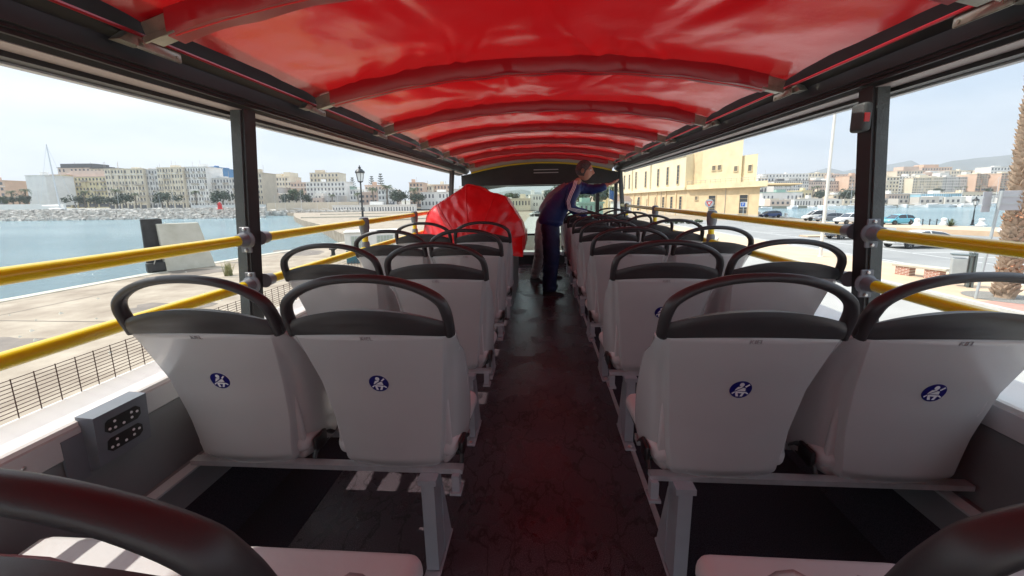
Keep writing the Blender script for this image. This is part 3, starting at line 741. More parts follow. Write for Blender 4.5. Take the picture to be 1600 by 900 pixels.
def hand(parent, wrist, direction, palm_n, name='hand', curl=.5, s=1.0, side=1):
    """palm and five separate bent fingers, one continuous surface each rooted in the palm"""
    d = Vector(direction).normalized(); n = Vector(palm_n); n = (n - d * n.dot(d)).normalized(); t = d.cross(n) * side
    wv = Vector(wrist)
    V = []; E = []; R = []
    def ad(p, r, link=None):
        V.append(Vector(p)); R.append(r)
        if link is not None: E.append((link, len(V) - 1))
        return len(V) - 1
    a = ad(wv - d * .03 * s, (.024 * s, .019 * s)); b = ad(wv + d * .02 * s, (.028 * s, .016 * s), a); c = ad(wv + d * .065 * s, (.036 * s, .014 * s), b)
    palm = skin_body(name, V, E, R, skinm, parent, 2)
    for i, (off, ln) in enumerate(((-.030, .066), (-.010, .078), (.010, .072), (.029, .056))):
        base = wv + d * .070 * s + t * off * s
        p = [base - d * .02 * s, base]; ang = 0; q = base.copy()
        for k in range(3):
            ang += curl * (.5 + .3 * k); dd = d * cos(ang) + n * sin(ang); q = q + dd * ln * s * (.42, .32, .26)[k]; p.append(q.copy())
        vv, ee = chain(p); f = skin_body('finger', vv, ee, [.0095 * s, .0095 * s, .0088 * s, .008 * s, .006 * s], skinm, palm, 1)
    base = wv + d * .02 * s - t * .024 * s
    p = [base, base + (d * .6 - t * .8) * .032 * s, base + (d * .85 - t * .7 + n * .3) * .055 * s, base + (d * 1.05 - t * .55 + n * .5) * .074 * s]
    vv, ee = chain(p); skin_body('thumb', vv, ee, [.013 * s, .0115 * s, .010 * s, .007 * s], skinm, palm, 1)
    return palm

def head(parent, c, face, up, hair_mat, name='head'):
    """face: direction the face looks; head height about .23"""
    f = Vector(face).normalized(); u = Vector(up); u = (u - f * u.dot(f)).normalized(); r = f.cross(u)
    M3 = Matrix((r, f, u)).transposed().to_4x4(); M3.translation = Vector(c)
    nu, nv = 40, 30
    def R(th, ph):      # local x right, y forward, z up, th around, ph from bottom(-pi/2)..top
        x = cos(ph) * sin(th); y = cos(ph) * cos(th); z = sin(ph)
        sx, sy, sz = .075, .097, .118
        p = Vector((x * sx, y * sy, z * sz))
        if z < 0:
            k = -z; p.x *= 1 - .28 * k; p.y *= 1 - .12 * k; p.y += .022 * k           # jaw and chin
        if y > 0:
            p.y += .030 * exp(-((p.x / .013) ** 2)) * exp(-(((p.z + .022) / .020) ** 2))   # nose tip
            p.y += .014 * exp(-((p.x / .010) ** 2)) * exp(-(((p.z - .004) / .022) ** 2))   # bridge
            p.y -= .010 * (exp(-(((abs(p.x) - .032) / .015) ** 2))) * exp(-(((p.z - .008) / .013) ** 2))  # eye sockets
            p.y += .006 * exp(-((p.z - .030) / .009) ** 2) * (1 if abs(p.x) < .05 else .3)   # brow
            p.y += .007 * exp(-((p.x / .024) ** 2)) * exp(-(((p.z + .056) / .007) ** 2)) - .004 * exp(-((p.x / .026) ** 2)) * exp(-(((p.z + .0635) / .003) ** 2)) + .006 * exp(-((p.x / .022) ** 2)) * exp(-(((p.z + .071) / .007) ** 2))
        return p
    m = MB(); m.grid(lambda a, b: M3 @ R(2 * pi * a, -pi / 2 + pi * b), nu * 2, nv * 2)
    hd_ = m.build(name, skinm, parent, 'all', fix=True)
    for sg in (-1, 1):
        e = MB(); e.add([M3 @ Vector((sg * (.074 + .012 * sin(pi * j / 6) * (1 if i else .2)), -.005 + .020 * cos(2 * pi * i / 10) * sin(pi * j / 6) - .008, -.008 + .030 * -cos(pi * j / 6))) for i in range(10) for j in range(7)],
            [(i * 7 + j, ((i + 1) % 10) * 7 + j, ((i + 1) % 10) * 7 + j + 1, i * 7 + j + 1) for i in range(10) for j in range(6)])
        e.build('ear', skinm, hd_, 'all')
        ey = MB().lathe([(.001, -.011), (.008, -.008), (.011, 0), (.008, .008), (.001, .011)], 10, m=M3 @ Matrix.Translation((sg * .032, .078, .008))).build('eye', whitecl, hd_, 'all')
    h = MB()
    def H(a, b):
        th = 2 * pi * a; ph = -.55 + (pi / 2 + .55) * b
        front = max(0, cos(th)); ph = max(ph, -.55 + 1.25 * front ** .7 + (0 if front > 0 else 0))
        p = R(th, ph); k = 1.07 + .03 * noise.noise(Vector((p.x * 40, p.y * 40, p.z * 40)))
        return M3 @ (Vector((p.x * k, p.y * k - .002, p.z * k)))
    h.grid(H, 48, 20); h.build('hair', hair_mat, hd_, 'all', fix=True)
    return hd_

def shoe_mesh(parent, p, d, mat):
    d = Vector(d).normalized(); a = atan2(d.y, d.x); mt = Matrix.Translation(p) @ Matrix.Rotation(a, 4, 'Z')
    m = MB(); st = [(-.08, .030, .06), (-.06, .040, .085), (-.01, .040, .085), (.05, .045, .062), (.11, .047, .045), (.16, .038, .036), (.185, .02, .022)]
    vs = []; fs = []; n = 10
    for x, w_, h in st:
        for j in range(n):
            t = pi * j / (n - 1); vs.append(mt @ Vector((x, w_ * cos(t), .0 + h * sin(t) ** .6)))
    for i in range(len(st) - 1):
        for j in range(n): fs.append((i * n + j, i * n + (j + 1) % n, (i + 1) * n + (j + 1) % n, (i + 1) * n + j))
    fs += [tuple(range(n)), tuple((len(st) - 1) * n + j for j in range(n))]
    return m.add(vs, fs).build('shoe', mat, parent, True)

def stripes(parent, path, outdir, r, mat, gaps=(-.016, 0, .016), w_=.0045):
    """thin ribbons laid along a sleeve"""
    path = [Vector(p) for p in path]
    for g in gaps:
        vs = []; n = len(path)
        for i, p in enumerate(path):
            t = (path[min(i + 1, n - 1)] - path[max(i - 1, 0)]).normalized(); o_ = Vector(outdir); o_ = (o_ - t * o_.dot(t)).normalized(); s = t.cross(o_)
            rr = r[i]; ang = g / rr
            for a_ in (ang - w_ / rr, ang + w_ / rr): vs.append(p + (o_ * cos(a_) + s * sin(a_)) * rr)
            for a_ in (ang + w_ / rr, ang - w_ / rr): vs.append(p + (o_ * cos(a_) + s * sin(a_)) * (rr - .004))
        fs = []
        for i in range(n - 1):
            for j in range(4): fs.append((i * 4 + j, i * 4 + (j + 1) % 4, (i + 1) * 4 + (j + 1) % 4, (i + 1) * 4 + j))
        fs += [(0, 1, 2, 3), (n * 4 - 4, n * 4 - 3, n * 4 - 2, n * 4 - 1)]
        MB().add(vs, fs).build('white_stripe', mat, parent)

# man in blue tracksuit, bending to the right, one hand on a grab handle, the other up at the roof rail
man = thing('person', 'man in a blue tracksuit leaning over the right seats, reaching up to the roof', 'person', (.08, 5.0, 0)); BUS.append(man)
def off(pts): return [Vector(p) - Vector((.08, 5.0, 0)) for p in pts]
V, E = chain(off([(.11, 5.02, .93), (.17, 5.01, 1.06), (.27, 5.0, 1.20), (.37, 4.99, 1.315), (.43, 4.98, 1.385), (.485, 4.985, 1.46)]))
def addc(V, E, pts, link):
    s = len(V); V += off(pts); E.append((link, s)); E += [(s + i, s + i + 1) for i in range(len(pts) - 1)]
body_r = [(.06, .06), (.08, .08), (.10, .09), (.085, .08), (.05, .05), (.045, .045)]
addc(V, E, [(.40, 4.86, 1.36), (.36, 4.80, 1.22), (.335, 4.80, 1.10), (.44, 4.84, 1.055), (.56, 4.88, 1.03)], 3); body_r += [.05, .045, .04, .035, .025]
addc(V, E, [(.46, 5.12, 1.37), (.56, 5.14, 1.33), (.66, 5.10, 1.315), (.76, 5.07, 1.345), (.84, 5.05, 1.375)], 3); body_r += [.05, .045, .04, .035, .025]
addc(V, E, [(.12, 4.95, .86), (.13, 4.91, .50), (.10, 4.93, .10)], 0); body_r += [.035, .04, .035]
addc(V, E, [(.10, 5.15, .86), (.13, 5.22, .48), (.11, 5.30, .10)], 0); body_r += [.045, .045, .035]
skin_body('body', V, E, body_r, skinm, man)
V, E = chain(off([(.115, 5.02, .86), (.12, 5.02, .96), (.17, 5.01, 1.07), (.27, 5.0, 1.20), (.36, 4.99, 1.31), (.425, 4.98, 1.385)]))
jr = [(.18, .17), (.18, .165), (.185, .16), (.185, .15), (.155, .125), (.068, .062)]
addc(V, E, [(.41, 4.85, 1.345), (.37, 4.79, 1.24), (.325, 4.785, 1.12)], 4); jr += [.082, .072, .062]
s = len(V); V += off([(.40, 4.81, 1.075), (.50, 4.85, 1.045), (.555, 4.875, 1.03)]); E += [(s - 1, s), (s, s + 1), (s + 1, s + 2)]; jr += [.056, .048, .040]
addc(V, E, [(.47, 5.12, 1.36), (.56, 5.14, 1.325), (.66, 5.10, 1.31), (.76, 5.07, 1.34), (.81, 5.06, 1.36)], 4); jr += [.082, .07, .06, .05, .042]
jk = skin_body('tracksuit_top', V, E, jr, jblue, man, wr=.010)
stripes(jk, off([(.43, 4.85, 1.375), (.405, 4.81, 1.30), (.37, 4.79, 1.24), (.345, 4.785, 1.17), (.34, 4.785, 1.12), (.40, 4.81, 1.085), (.47, 4.84, 1.062), (.53, 4.865, 1.045)]),
        (-.35, -1, .1), [.088, .092, .088, .083, .078, .070, .062, .053], whitecl)
V, E = chain(off([(.115, 5.02, .98), (.115, 5.02, .90)])); r_ = [(.15, .14), (.16, .15)]
addc(V, E, [(.12, 4.92, .82), (.13, 4.90, .66), (.125, 4.90, .48), (.11, 4.92, .28), (.10, 4.93, .10), (.10, 4.93, .045)], 1); r_ += [.12, .112, .10, .094, .09, .088]
addc(V, E, [(.12, 5.13, .82), (.14, 5.18, .66), (.15, 5.22, .48), (.13, 5.27, .28), (.12, 5.30, .10), (.12, 5.30, .045)], 1); r_ += [.12, .112, .10, .092, .088, .084]
skin_body('trousers', V, E, r_, tnavy, man, wr=.011)
for p in ((.10, 4.93, 0), (.12, 5.30, 0)): shoe_mesh(man, Vector(p) - Vector((.08, 5, 0)), (.5, .85, 0) if p[1] > 5 else (.9, -.15, 0), shoe)
hand(man, off([(.57, 4.885, 1.035)])[0], (1, .15, -.12), (0, .1, -1), curl=.45, side=-1)
hand(man, off([(.83, 5.055, 1.37)])[0], (1, -.1, .35), (.1, .2, 1), curl=.25, side=1)
hdm = head(man, off([(.525, 4.985, 1.545)])[0], (1, -.12, -.12), (-.1, 0, 1), hairg)
MB().tube(off([(.62, 4.93, 1.555), (.60, 4.91, 1.556), (.53, 4.903, 1.553)]), .0025, 5).build('glasses', belt, hdm)

man2 = thing('person', 'person in grey jeans and grey lilac jacket bending, mostly hidden behind the man in blue', 'person', (0, 5.85, 0)); BUS.append(man2)
def off(pts): return [Vector(p) - Vector((0, 5.85, 0)) for p in pts]
V, E = chain(off([(.05, 5.85, .95), (.10, 5.84, 1.08), (.18, 5.82, 1.22), (.28, 5.80, 1.34), (.36, 5.80, 1.38), (.42, 5.80, 1.40)])); r_ = [(.12, .10), (.115, .095), (.12, .10), (.10, .09), (.05, .05), (.045, .045)]
addc(V, E, [(.33, 5.66, 1.32), (.38, 5.60, 1.22), (.45, 5.62, 1.04)], 3); r_ += [.05, .045, .03]
addc(V, E, [(.34, 5.95, 1.32), (.42, 5.98, 1.22), (.50, 5.96, 1.04)], 3); r_ += [.05, .045, .03]
addc(V, E, [(.0, 5.76, .86), (.0, 5.72, .5), (-.09, 5.78, .09)], 0); r_ += [.07, .055, .04]
addc(V, E, [(.06, 5.95, .86), (.10, 6.0, .5), (.14, 6.02, .09)], 0); r_ += [.07, .055, .04]
skin_body('body', V, E, r_, skinm, man2)
V, E = chain(off([(.05, 5.85, .96), (.10, 5.84, 1.08), (.17, 5.82, 1.22), (.26, 5.80, 1.36), (.36, 5.80, 1.39)])); r_ = [(.15, .12), (.15, .12), (.16, .13), (.15, .12), (.08, .07)]
addc(V, E, [(.33, 5.66, 1.31), (.38, 5.60, 1.22), (.44, 5.61, 1.08)], 3); r_ += [.08, .066, .05]
addc(V, E, [(.34, 5.95, 1.31), (.42, 5.98, 1.22), (.49, 5.96, 1.08)], 3); r_ += [.08, .066, .05]
skin_body('jacket', V, E, r_, lav, man2, wr=.010)
V, E = chain(off([(.05, 5.85, .99), (.04, 5.85, .91)])); r_ = [(.13, .11), (.14, .12)]
addc(V, E, [(.01, 5.76, .82), (-.01, 5.72, .66), (-.01, 5.71, .50), (-.05, 5.74, .28), (-.09, 5.78, .10), (-.09, 5.78, .04)], 1); r_ += [.10, .09, .078, .07, .066, .07]
addc(V, E, [(.07, 5.94, .82), (.09, 5.98, .66), (.11, 6.0, .50), (.13, 6.01, .28), (.14, 6.02, .10), (.14, 6.02, .04)], 1); r_ += [.10, .09, .078, .07, .066, .07]
jn = skin_body('jeans', V, E, r_, jeans, man2, wr=.010)
MB().lathe([(.142, 0), (.146, .004), (.146, .034), (.142, .038)], 24, c=off([(.052, 5.85, .955)])[0]).build('belt', belt, jn, True)
shoe_mesh(man2, off([(-.09, 5.78, 0)])[0], (.6, -.5, 0), shoe); shoe_mesh(man2, off([(.14, 6.02, 0)])[0], (.9, -.2, 0), shoe)
head(man2, off([(.50, 5.79, 1.36)])[0], (1, .1, -.6), (.2, 0, 1), hairg)
hand(man2, off([(.46, 5.62, 1.04)])[0], (.4, 0, -1), (1, 0, .3), curl=.4); hand(man2, off([(.51, 5.96, 1.04)])[0], (.4, 0, -1), (1, 0, .3), curl=.4)

# ================================================================== the harbour
G = -2.6; SEA = -4.1
def ray(px, py): return fW * FPX + rW * (px - PX) + uW * (PY - py)
def at(px, py, depth): return EYE + ray(px, py) * (depth / FPX)
def gp(px, py, z=G): d = ray(px, py); return EYE + d * ((z - EYE.z) / d.z)
def zat(px, py, depth): return at(px, py, depth).z

M['quay'] = pbr('worn_quay_concrete', (.22, .172, .125), .85, vscale=.7, col2=(.38, .32, .245), bump=.4, bscale=3, detail=9)
M['paving'] = pbr('orange_paving', (.50, .36, .24), .8, vscale=.8, col2=(.58, .44, .31), bump=.2, bscale=6, detail=8)
M['asphalt'] = pbr('pale_worn_asphalt', (.23, .23, .225), .85, vscale=.25, col2=(.29, .29, .28), bump=.3, bscale=30, detail=9)
M['road'] = pbr('road_concrete', (.32, .31, .29), .85, vscale=.4, col2=(.38, .37, .345), bump=.3, bscale=20, detail=8)
M['pinkpav'] = pbr('pink_paving', (.46, .25, .20), .8, vary=.15, vscale=2, bump=.3, bscale=8)
M['paint'] = pbr('worn_road_paint', (.62, .62, .6), .7, vary=.12, vscale=2, detail=8)
M['land'] = pbr('shore_land', (.34, .31, .26), .9, vscale=.02, col2=(.20, .20, .15), detail=8)
M['sand'] = pbr('beach_sand', (.50, .43, .34), .9, vary=.1, vscale=.1)
M['rockm'] = pbr('breakwater_rock', (.32, .30, .27), .9, vscale=.6, col2=(.60, .57, .52), bump=.6, bscale=3)
M['concrete'] = pbr('cast_concrete', (.42, .39, .31), .85, vscale=1.5, col2=(.52, .49, .41), bump=.3, bscale=12, detail=8)
M['rubber'] = pbr('black_rubber', (.03, .028, .026), .7, vary=.3, vscale=3)
M['stone'] = pbr('white_stone', (.72, .72, .70), .7, vary=.06)
def water_mat():
    m = bpy.data.materials.new('harbour_water'); m.use_nodes = True
    n, l = m.node_tree.nodes, m.node_tree.links; b = n['Principled BSDF']
    b.inputs['Base Color'].default_value = (.2, .3, .34, 1); b.inputs['Roughness'].default_value = .12; b.inputs['IOR'].default_value = 1.33
    t = n.new('ShaderNodeTexCoord'); mp_ = n.new('ShaderNodeMapping'); mp_.inputs['Scale'].default_value = (.55, 1.1, 1); mp_.inputs['Rotation'].default_value = (0, 0, .5)
    z = n.new('ShaderNodeTexNoise'); z.inputs['Scale'].default_value = .55; z.inputs['Detail'].default_value = 10; z.inputs['Roughness'].default_value = .68
    l.new(t.outputs['Object'], mp_.inputs[0]); l.new(mp_.outputs[0], z.inputs[0])
    bp = n.new('ShaderNodeBump'); bp.inputs['Strength'].default_value = 1; bp.inputs['Distance'].default_value = 1.1
    l.new(z.outputs[0], bp.inputs['Height']); l.new(bp.outputs[0], b.inputs['Normal'])
    z2 = n.new('ShaderNodeTexNoise'); z2.inputs['Scale'].default_value = .03; z2.inputs['Detail'].default_value = 6
    l.new(mp_.outputs[0], z2.inputs[0]); r = n.new('ShaderNodeValToRGB'); r.color_ramp.elements[0].position = .35; r.color_ramp.elements[1].position = .65
    r.color_ramp.elements[0].color = (.15, .25, .285, 1); r.color_ramp.elements[1].color = (.23, .34, .375, 1)
    l.new(z2.outputs[0], r.inputs[0]); l.new(r.outputs[0], b.inputs['Base Color']); return m
M['water'] = water_mat()
def sheet(name, poly, z, mat, thick=0):
    m = MB()
    if thick: m.prism(poly, z - thick, z, 'z')
    else: m.add([(x, y, z) for x, y in poly], [tuple(range(len(poly)))])
    o = m.build(name, mat); return struct(o)
sheet('seabed', [(-6000, -3000), (6000, -3000), (6000, 9000), (-6000, 9000)], -6.0, M['land'])
sheet('water', [(-6000, -3000), (6000, -3000), (6000, 9000), (-6000, 9000)], SEA, M['water'])
quay_poly = [(-22.9, -200), (-22.9, 21), (-22.2, 29), (-20, 42), (-27, 52), (-43, 75), (-60, 97), (-78, 122), (-98, 152), (-122, 190), (-150, 215), (-150, 420), (70, 420), (62, 180), (56.5, 104), (54.5, 92), (49.5, 76), (48.5, 70), (54.5, 62), (57, 56), (58.5, 50), (58.5, -200)]
sheet('quay', quay_poly, G, M['quay'], 3)
# near road the bus stands on, kerb, paving, car park
sheet('road', [(-3.2, -60), (15.6, -60), (15.6, 140), (-3.2, 140)], G + .004, M['road'])
kb = MB().box(15.55, 15.8, -60, 140, G, G + .12); struct(kb.build('kerb', pbr('kerb_stone', (.5, .48, .44), .8, vary=.08)))
struct(MB().box(15.8, 20.5, -60, 60, G, G + .112).build('pavement', M['paving']))
sheet('pink_pavement', [(15.82, -60), (23.5, -60), (23.5, 15.2), (15.82, 15.2)], G + .118, M['pinkpav'])
sheet('car_park', [(20.5, -60), (46, -60), (46, 80), (20.5, 80)], G + .006, M['asphalt'])
struct(MB().box(20.45, 20.6, -60, 80, G, G + .125).build('kerb', bpy.data.materials['kerb_stone']))
sheet('promenade', [(46, -60), (58.2, -60), (58.2, 50), (56.7, 56), (54.2, 62), (48.2, 70), (46, 74)], G + .03, M['paving'])
pm = MB()
def line(x0, y0, x1, y1, w_=.12):
    d = Vector((x1 - x0, y1 - y0, 0)).normalized(); s = Vector((-d.y, d.x, 0)) * w_ / 2; a = Vector((x0, y0, G + .011)); b = Vector((x1, y1, G + .011))
    pm.add([a - s, b - s, b + s, a + s], [(0, 1, 2, 3)])
for k in range(22): line(26, 8 + k * 2.7, 31, 8.8 + k * 2.7)
for k in range(20): line(35.5, 10 + k * 2.7, 40.5, 10.8 + k * 2.7)
line(26, 4, 26, 70); line(40.5, 4, 40.5, 70); line(21.6, -40, 21.6, 78, .15)
line(9, -60, 9, 140, .15); line(2.6, -60, 2.6, 140, .12)
struct(pm.build('road_markings', M['paint'], fix=False))
jm = MB()
for (a, b) in (((-20.3, -60), (-19.4, 45)), ((-13.5, -60), (-13.2, 60)), ((-8.5, -60), (-8.5, 60))):
    d = Vector((b[0] - a[0], b[1] - a[1], 0)).normalized(); s = Vector((-d.y, d.x, 0)) * .03
    A, B_ = Vector((*a, G + .004)), Vector((*b, G + .004)); jm.add([A - s, B_ - s, B_ + s, A + s], [(0, 1, 2, 3)])
for k in range(10): y = -20 + 8 * k; jm.add([(-22.8, y, G + .006), (-8.5, y, G + .006), (-8.5, y + .05, G + .006), (-22.8, y + .05, G + .006)], [(0, 1, 2, 3)])
struct(jm.build('quay_joints', pbr('joint_grime', (.13, .11, .09), .9), fix=False))
struct(MB().prism([(-22.95, -60), (-22.35, -60), (-22.35, 20), (-21.7, 28.5), (-19.6, 41.5), (-20.05, 42), (-22.25, 29), (-22.95, 21)], G, G + .035, 'z').build('quay_coping', M['concrete']))

# ---- quay furniture, left
blk = MB(); p0 = gp(262, 425); p1 = gp(338, 416); d = (p1 - p0).normalized(); ang = atan2(d.y, d.x); L_ = (p1 - p0).length
R4 = Matrix.Translation(p0) @ Matrix.Rotation(ang, 4, 'Z')
zt = 2.85
blk.add([R4 @ Vector(v) for v in [(0, 0, 0), (L_, 0, 0), (L_, .9, 0), (0, .9, 0), (-.12, .35, zt), (L_ - .55, .35, zt), (L_ - .55, .8, zt), (-.12, .8, zt)]], [(0, 3, 2, 1), (4, 5, 6, 7), (0, 1, 5, 4), (1, 2, 6, 5), (2, 3, 7, 6), (3, 0, 4, 7)])
o = blk.build('concrete_block', M['concrete']); bv = o.modifiers.new('b', 'BEVEL'); bv.width = .03; tag(o, 'leaning pale concrete slab standing at the edge of the left quay', 'concrete block')
fe = thing('dock_fender', 'tall black rubber fender board at the quay edge behind the pale concrete slab', 'fender', R4 @ Vector((-.75, .5, 0)), ang)
MB().rbox(.0, .95, 0, .22, -.4, 3.15, .03, 1).build('fender_board', M['rubber'], fe)
MB().rbox(-.1, .9, -.4, -.02, 1.2, 1.5, .04, 2).build('fender_bracket', M['rubber'], fe); MB().rbox(-.1, .9, -.4, -.02, .1, .6, .04, 2).build('fender_bracket', M['rubber'], fe)
MB().tube([(.1, -.3, 1.3), (.3, -.42, .8), (.05, -.3, .05)], .03, 6).build('rope', pbr('rope_fibre', (.35, .33, .28), .9), fe)
def weed(loc, label, n=40, h=.55, seed=1):
    r = random.Random(seed); m = MB()
    for _ in range(n):
        a = r.uniform(0, 2 * pi); l_ = r.uniform(.4, 1) * h; sp = r.uniform(.1, .5) * h; b = Vector((r.uniform(-.15, .15), r.uniform(-.15, .15), 0)); dd = Vector((cos(a), sin(a), 0)); s = Vector((-sin(a), cos(a), 0)) * .02
        q = [b, b + dd * sp * .5 + Vector((0, 0, l_ * .6)), b + dd * sp + Vector((0, 0, l_))]
        m.add([q[0] - s, q[0] + s, q[1] + s, q[1] - s, q[2]], [(0, 1, 2, 3), (3, 2, 4)])
    o = m.build('weed', M['weed']); o.location = loc; tag(o, label, 'weed'); return o
M['weed'] = pbr('dry_weed', (.28, .27, .12), .8, vary=.3, vscale=6)
weed(gp(357, 431), 'dry tuft of weeds on the quay beside the left pillar', 60, .9, 2)
def bollard(loc, label):
    t = thing('mooring_bollard', label, 'bollard', loc)
    MB().lathe([(.24, 0), (.24, .05), (.15, .08), (.13, .38), (.16, .46), (.27, .5), (.29, .58), (.2, .66), (.05, .68)], 16).build('bollard_body', M['rubber'], t, True)
    return t
bollard((-15.7, 28.8, G), 'dark mooring bollard on the quay left of the white kiosk')
M['teal'] = pbr('teal_paint', (.03, .12, .15), .5, vary=.1, vscale=4); M['offwhite'] = pbr('off_white_panel', (.68, .66, .60), .6, vary=.06, vscale=2)
M['paleglass'] = pbr('pale_reflecting_glass', (.35, .40, .33), .15, spec=.8, vary=.15, vscale=3)
ks = thing('ticket_kiosk', 'low white and teal kiosk with two barred windows at the foot of the lamp post', 'kiosk', (-12.7, 24.9, G), radians(22))
MB().rbox(0, 3.3, 0, 2.0, .0, .85, .02, 1).build('kiosk_base', M['teal'], ks)
MB().rbox(-.03, 3.33, -.03, 2.03, .85, 2.0, .02, 1).build('kiosk_wall', M['offwhite'], ks)
MB().rbox(-.1, 3.4, -.1, 2.1, 2.0, 2.09, .02, 1).build('kiosk_roof', M['offwhite'], ks)
for x in (.35, 1.95):
    wn = MB().box(x, x + 1.05, -.05, -.034, 1.0, 1.8).build('window', M['paleglass'], ks)
    b = MB()
    for k in range(6): b.box(x + .02 + k * .2, x + .045 + k * .2, -.07, -.052, 1.0, 1.8)
    for z in (1.0, 1.27, 1.54, 1.78): b.box(x, x + 1.05, -.066, -.056, z, z + .02)
    b.build('window_bars', M['ledge'], wn)
dk = thing('dock_barrier', 'long low grey teal barrier box on the quay right of the white kiosk', 'barrier', (-9.9, 26.0, G), radians(68))
MB().rbox(0, 16, 0, .8, 0, 1.25, .03, 1).build('barrier_body', M['teal'], dk); MB().rbox(-.05, 16.05, -.05, .85, 1.25, 1.42, .03, 1).build('barrier_cap', pbr('barrier_grey', (.30, .35, .37), .5), dk)

r_ = random.Random(21)
cl_ = MB()
for k in range(160):
    x, y = r_.uniform(-22, -6), r_.uniform(2, 60); s_ = r_.uniform(.02, .09); cl_.add([(x - s_, y, G), (x + s_, y - s_, G), (x + s_ * .6, y + s_, G), (x, y, G + s_ * .9)], [(0, 1, 3), (1, 2, 3), (2, 0, 3)])
o = cl_.build('quay_grit', M['concrete']); o['kind'] = 'stuff'
st_m = pbr('quay_stain', (.15, .12, .095), .6, vary=.2, vscale=2)
for k in range(16):
    x, y = r_.uniform(-22, -7), r_.uniform(4, 48); rr_ = r_.uniform(.3, 1.3); pts_ = []
    for i in range(18):
        a_ = 2 * pi * i / 18; q_ = rr_ * (1 + .55 * noise.noise(Vector((cos(a_) * 1.3 + k * 5, sin(a_) * 1.3, 0)))); pts_.append((x + cos(a_) * q_ * 1.6, y + sin(a_) * q_))
    sheet('quay_stain', pts_, G + .005 + .0006 * k, st_m)
# ---- lamp posts
M['iron'] = pbr('black_cast_iron', (.02, .022, .024), .45, vary=.2, vscale=9); M['lampglass'] = pbr('frosted_lamp_glass', (.70, .72, .72), .3)
def lantern_post(loc, label, h=6.6, s=1.0):
    t = thing('street_lamp', label, 'street lamp', loc)
    MB().lathe([(.22 * s, 0), (.22 * s, .15), (.16 * s, .2), (.13 * s, .7), (.16 * s, .75), (.09 * s, .85), (.075 * s, h * .5), (.11 * s, h * .5 + .04), (.06 * s, h * .5 + .1), (.05 * s, h - 1.25), (.09 * s, h - 1.22), (.04 * s, h - 1.14)], 14).build('post', M['iron'], t, True)
    b = h - 1.16; w0, w1 = .15 * s * 1.2, .26 * s * 1.15
    ln = MB(); n = 6
    for i in range(n): pass
    ln.lathe([(w0, b + .04), (w1, b + .62)], 6).build('lamp_glass', M['lampglass'], t)
    fr = MB()
    for i in range(6):
        a = 2 * pi * i / 6; fr.tube([(cos(a) * w0, sin(a) * w0, b), (cos(a) * w1, sin(a) * w1, b + .64)], .014 * s * 1.4, 5)
        fr.tube([(cos(a) * w1 * 1.05, sin(a) * w1 * 1.05, b + .62), (cos(a) * w1 * 1.15, sin(a) * w1 * 1.15, b + .78)], .012 * s * 1.4, 5)
    fr.lathe([(w0 * 1.1, b - .02), (w0 * 1.1, b + .04)], 6).build('lamp_frame', M['iron'], t)
    MB().lathe([(w1 * 1.12, b + .62), (w1 * 1.15, b + .68), (w1 * .95, b + .78), (w1 * .62, b + .90), (w1 * .3, b + .95), (w1 * .28, b + 1.02), (w1 * .38, b + 1.05), (w1 * .12, b + 1.1), (w1 * .14, b + 1.15), (.01, b + 1.2)], 12).build('lamp_cap', M['iron'], t, True)
    return t
lantern_post((-13.2, 28.8, G), 'black street lamp with frosted lantern rising behind the white kiosk on the left quay', 6.65)
o = lantern_post(gp(1519, 352), 'black lantern street lamp on the right promenade, left of the palm trunk', 3.9, .9)
pole = thing('light_pole', 'tall plain white light pole rising from the pavement left of the right pillar', 'light pole', (18.3, 27.2, G + .11))
MB().lathe([(.16, 0), (.16, .03), (.10, .05), (.105, .9), (.085, 6), (.06, 12)], 14).build('pole', M['offwhite'], pole, True)
MB().rbox(-.05, .05, -1.6, .1, 12, 12.1, .02, 1).rbox(-.13, .13, -2.2, -1.5, 12.0, 12.12, .03, 2).build('lamp_arm', M['offwhite'], pole)

# ---- bench, bins, signs, palm, right pavement
BZ = G + .112
M['brick'] = pbr('red_brick', (.36, .10, .06), .85, vary=.2, vscale=6)
def brick_pier(x, y, parent, rz=0):
    m = MB(); mo = MB()
    m.box(x, x + .55, y, y + .48, 0, .42, )
    b = m.build('brick_pier', M['brickn'], parent); return b
def brick_node():
    m = bpy.data.materials.new('banded_brickwork'); m.use_nodes = True; n, l = m.node_tree.nodes, m.node_tree.links; b = n['Principled BSDF']
    t = n.new('ShaderNodeTexCoord'); mp_ = n.new('ShaderNodeMapping'); mp_.inputs['Rotation'].default_value = (pi / 2, 0, 0); l.new(t.outputs['Object'], mp_.inputs[0])
    k = n.new('ShaderNodeTexBrick'); k.inputs['Color1'].default_value = (.38, .10, .06, 1); k.inputs['Color2'].default_value = (.28, .08, .05, 1); k.inputs['Mortar'].default_value = (.58, .50, .42, 1)
    k.inputs['Scale'].default_value = 1; k.inputs['Brick Width'].default_value = .24; k.inputs['Row Height'].default_value = .07; k.inputs['Mortar Size'].default_value = .014
    l.new(mp_.outputs[0], k.inputs[0]); l.new(k.outputs[0], b.inputs['Base Color']); b.inputs['Roughness'].default_value = .85; return m
M['brickn'] = brick_node()
bp_, bq_ = gp(1396, 428, BZ), gp(1470, 438, BZ)
bn = thing('brick_bench', 'low bench of a pale slab on two red brick piers beside the car park', 'bench', bp_, atan2((bq_ - bp_).y, (bq_ - bp_).x))
Lb = (bq_ - bp_).length
brick_pier(.05, 0, bn); brick_pier(Lb - .62, 0, bn); MB().rbox(-.1, Lb + .15, -.06, .54, .42, .54, .02, 1).build('bench_slab', M['concrete'], bn)
b2 = gp(1119, 384, BZ)
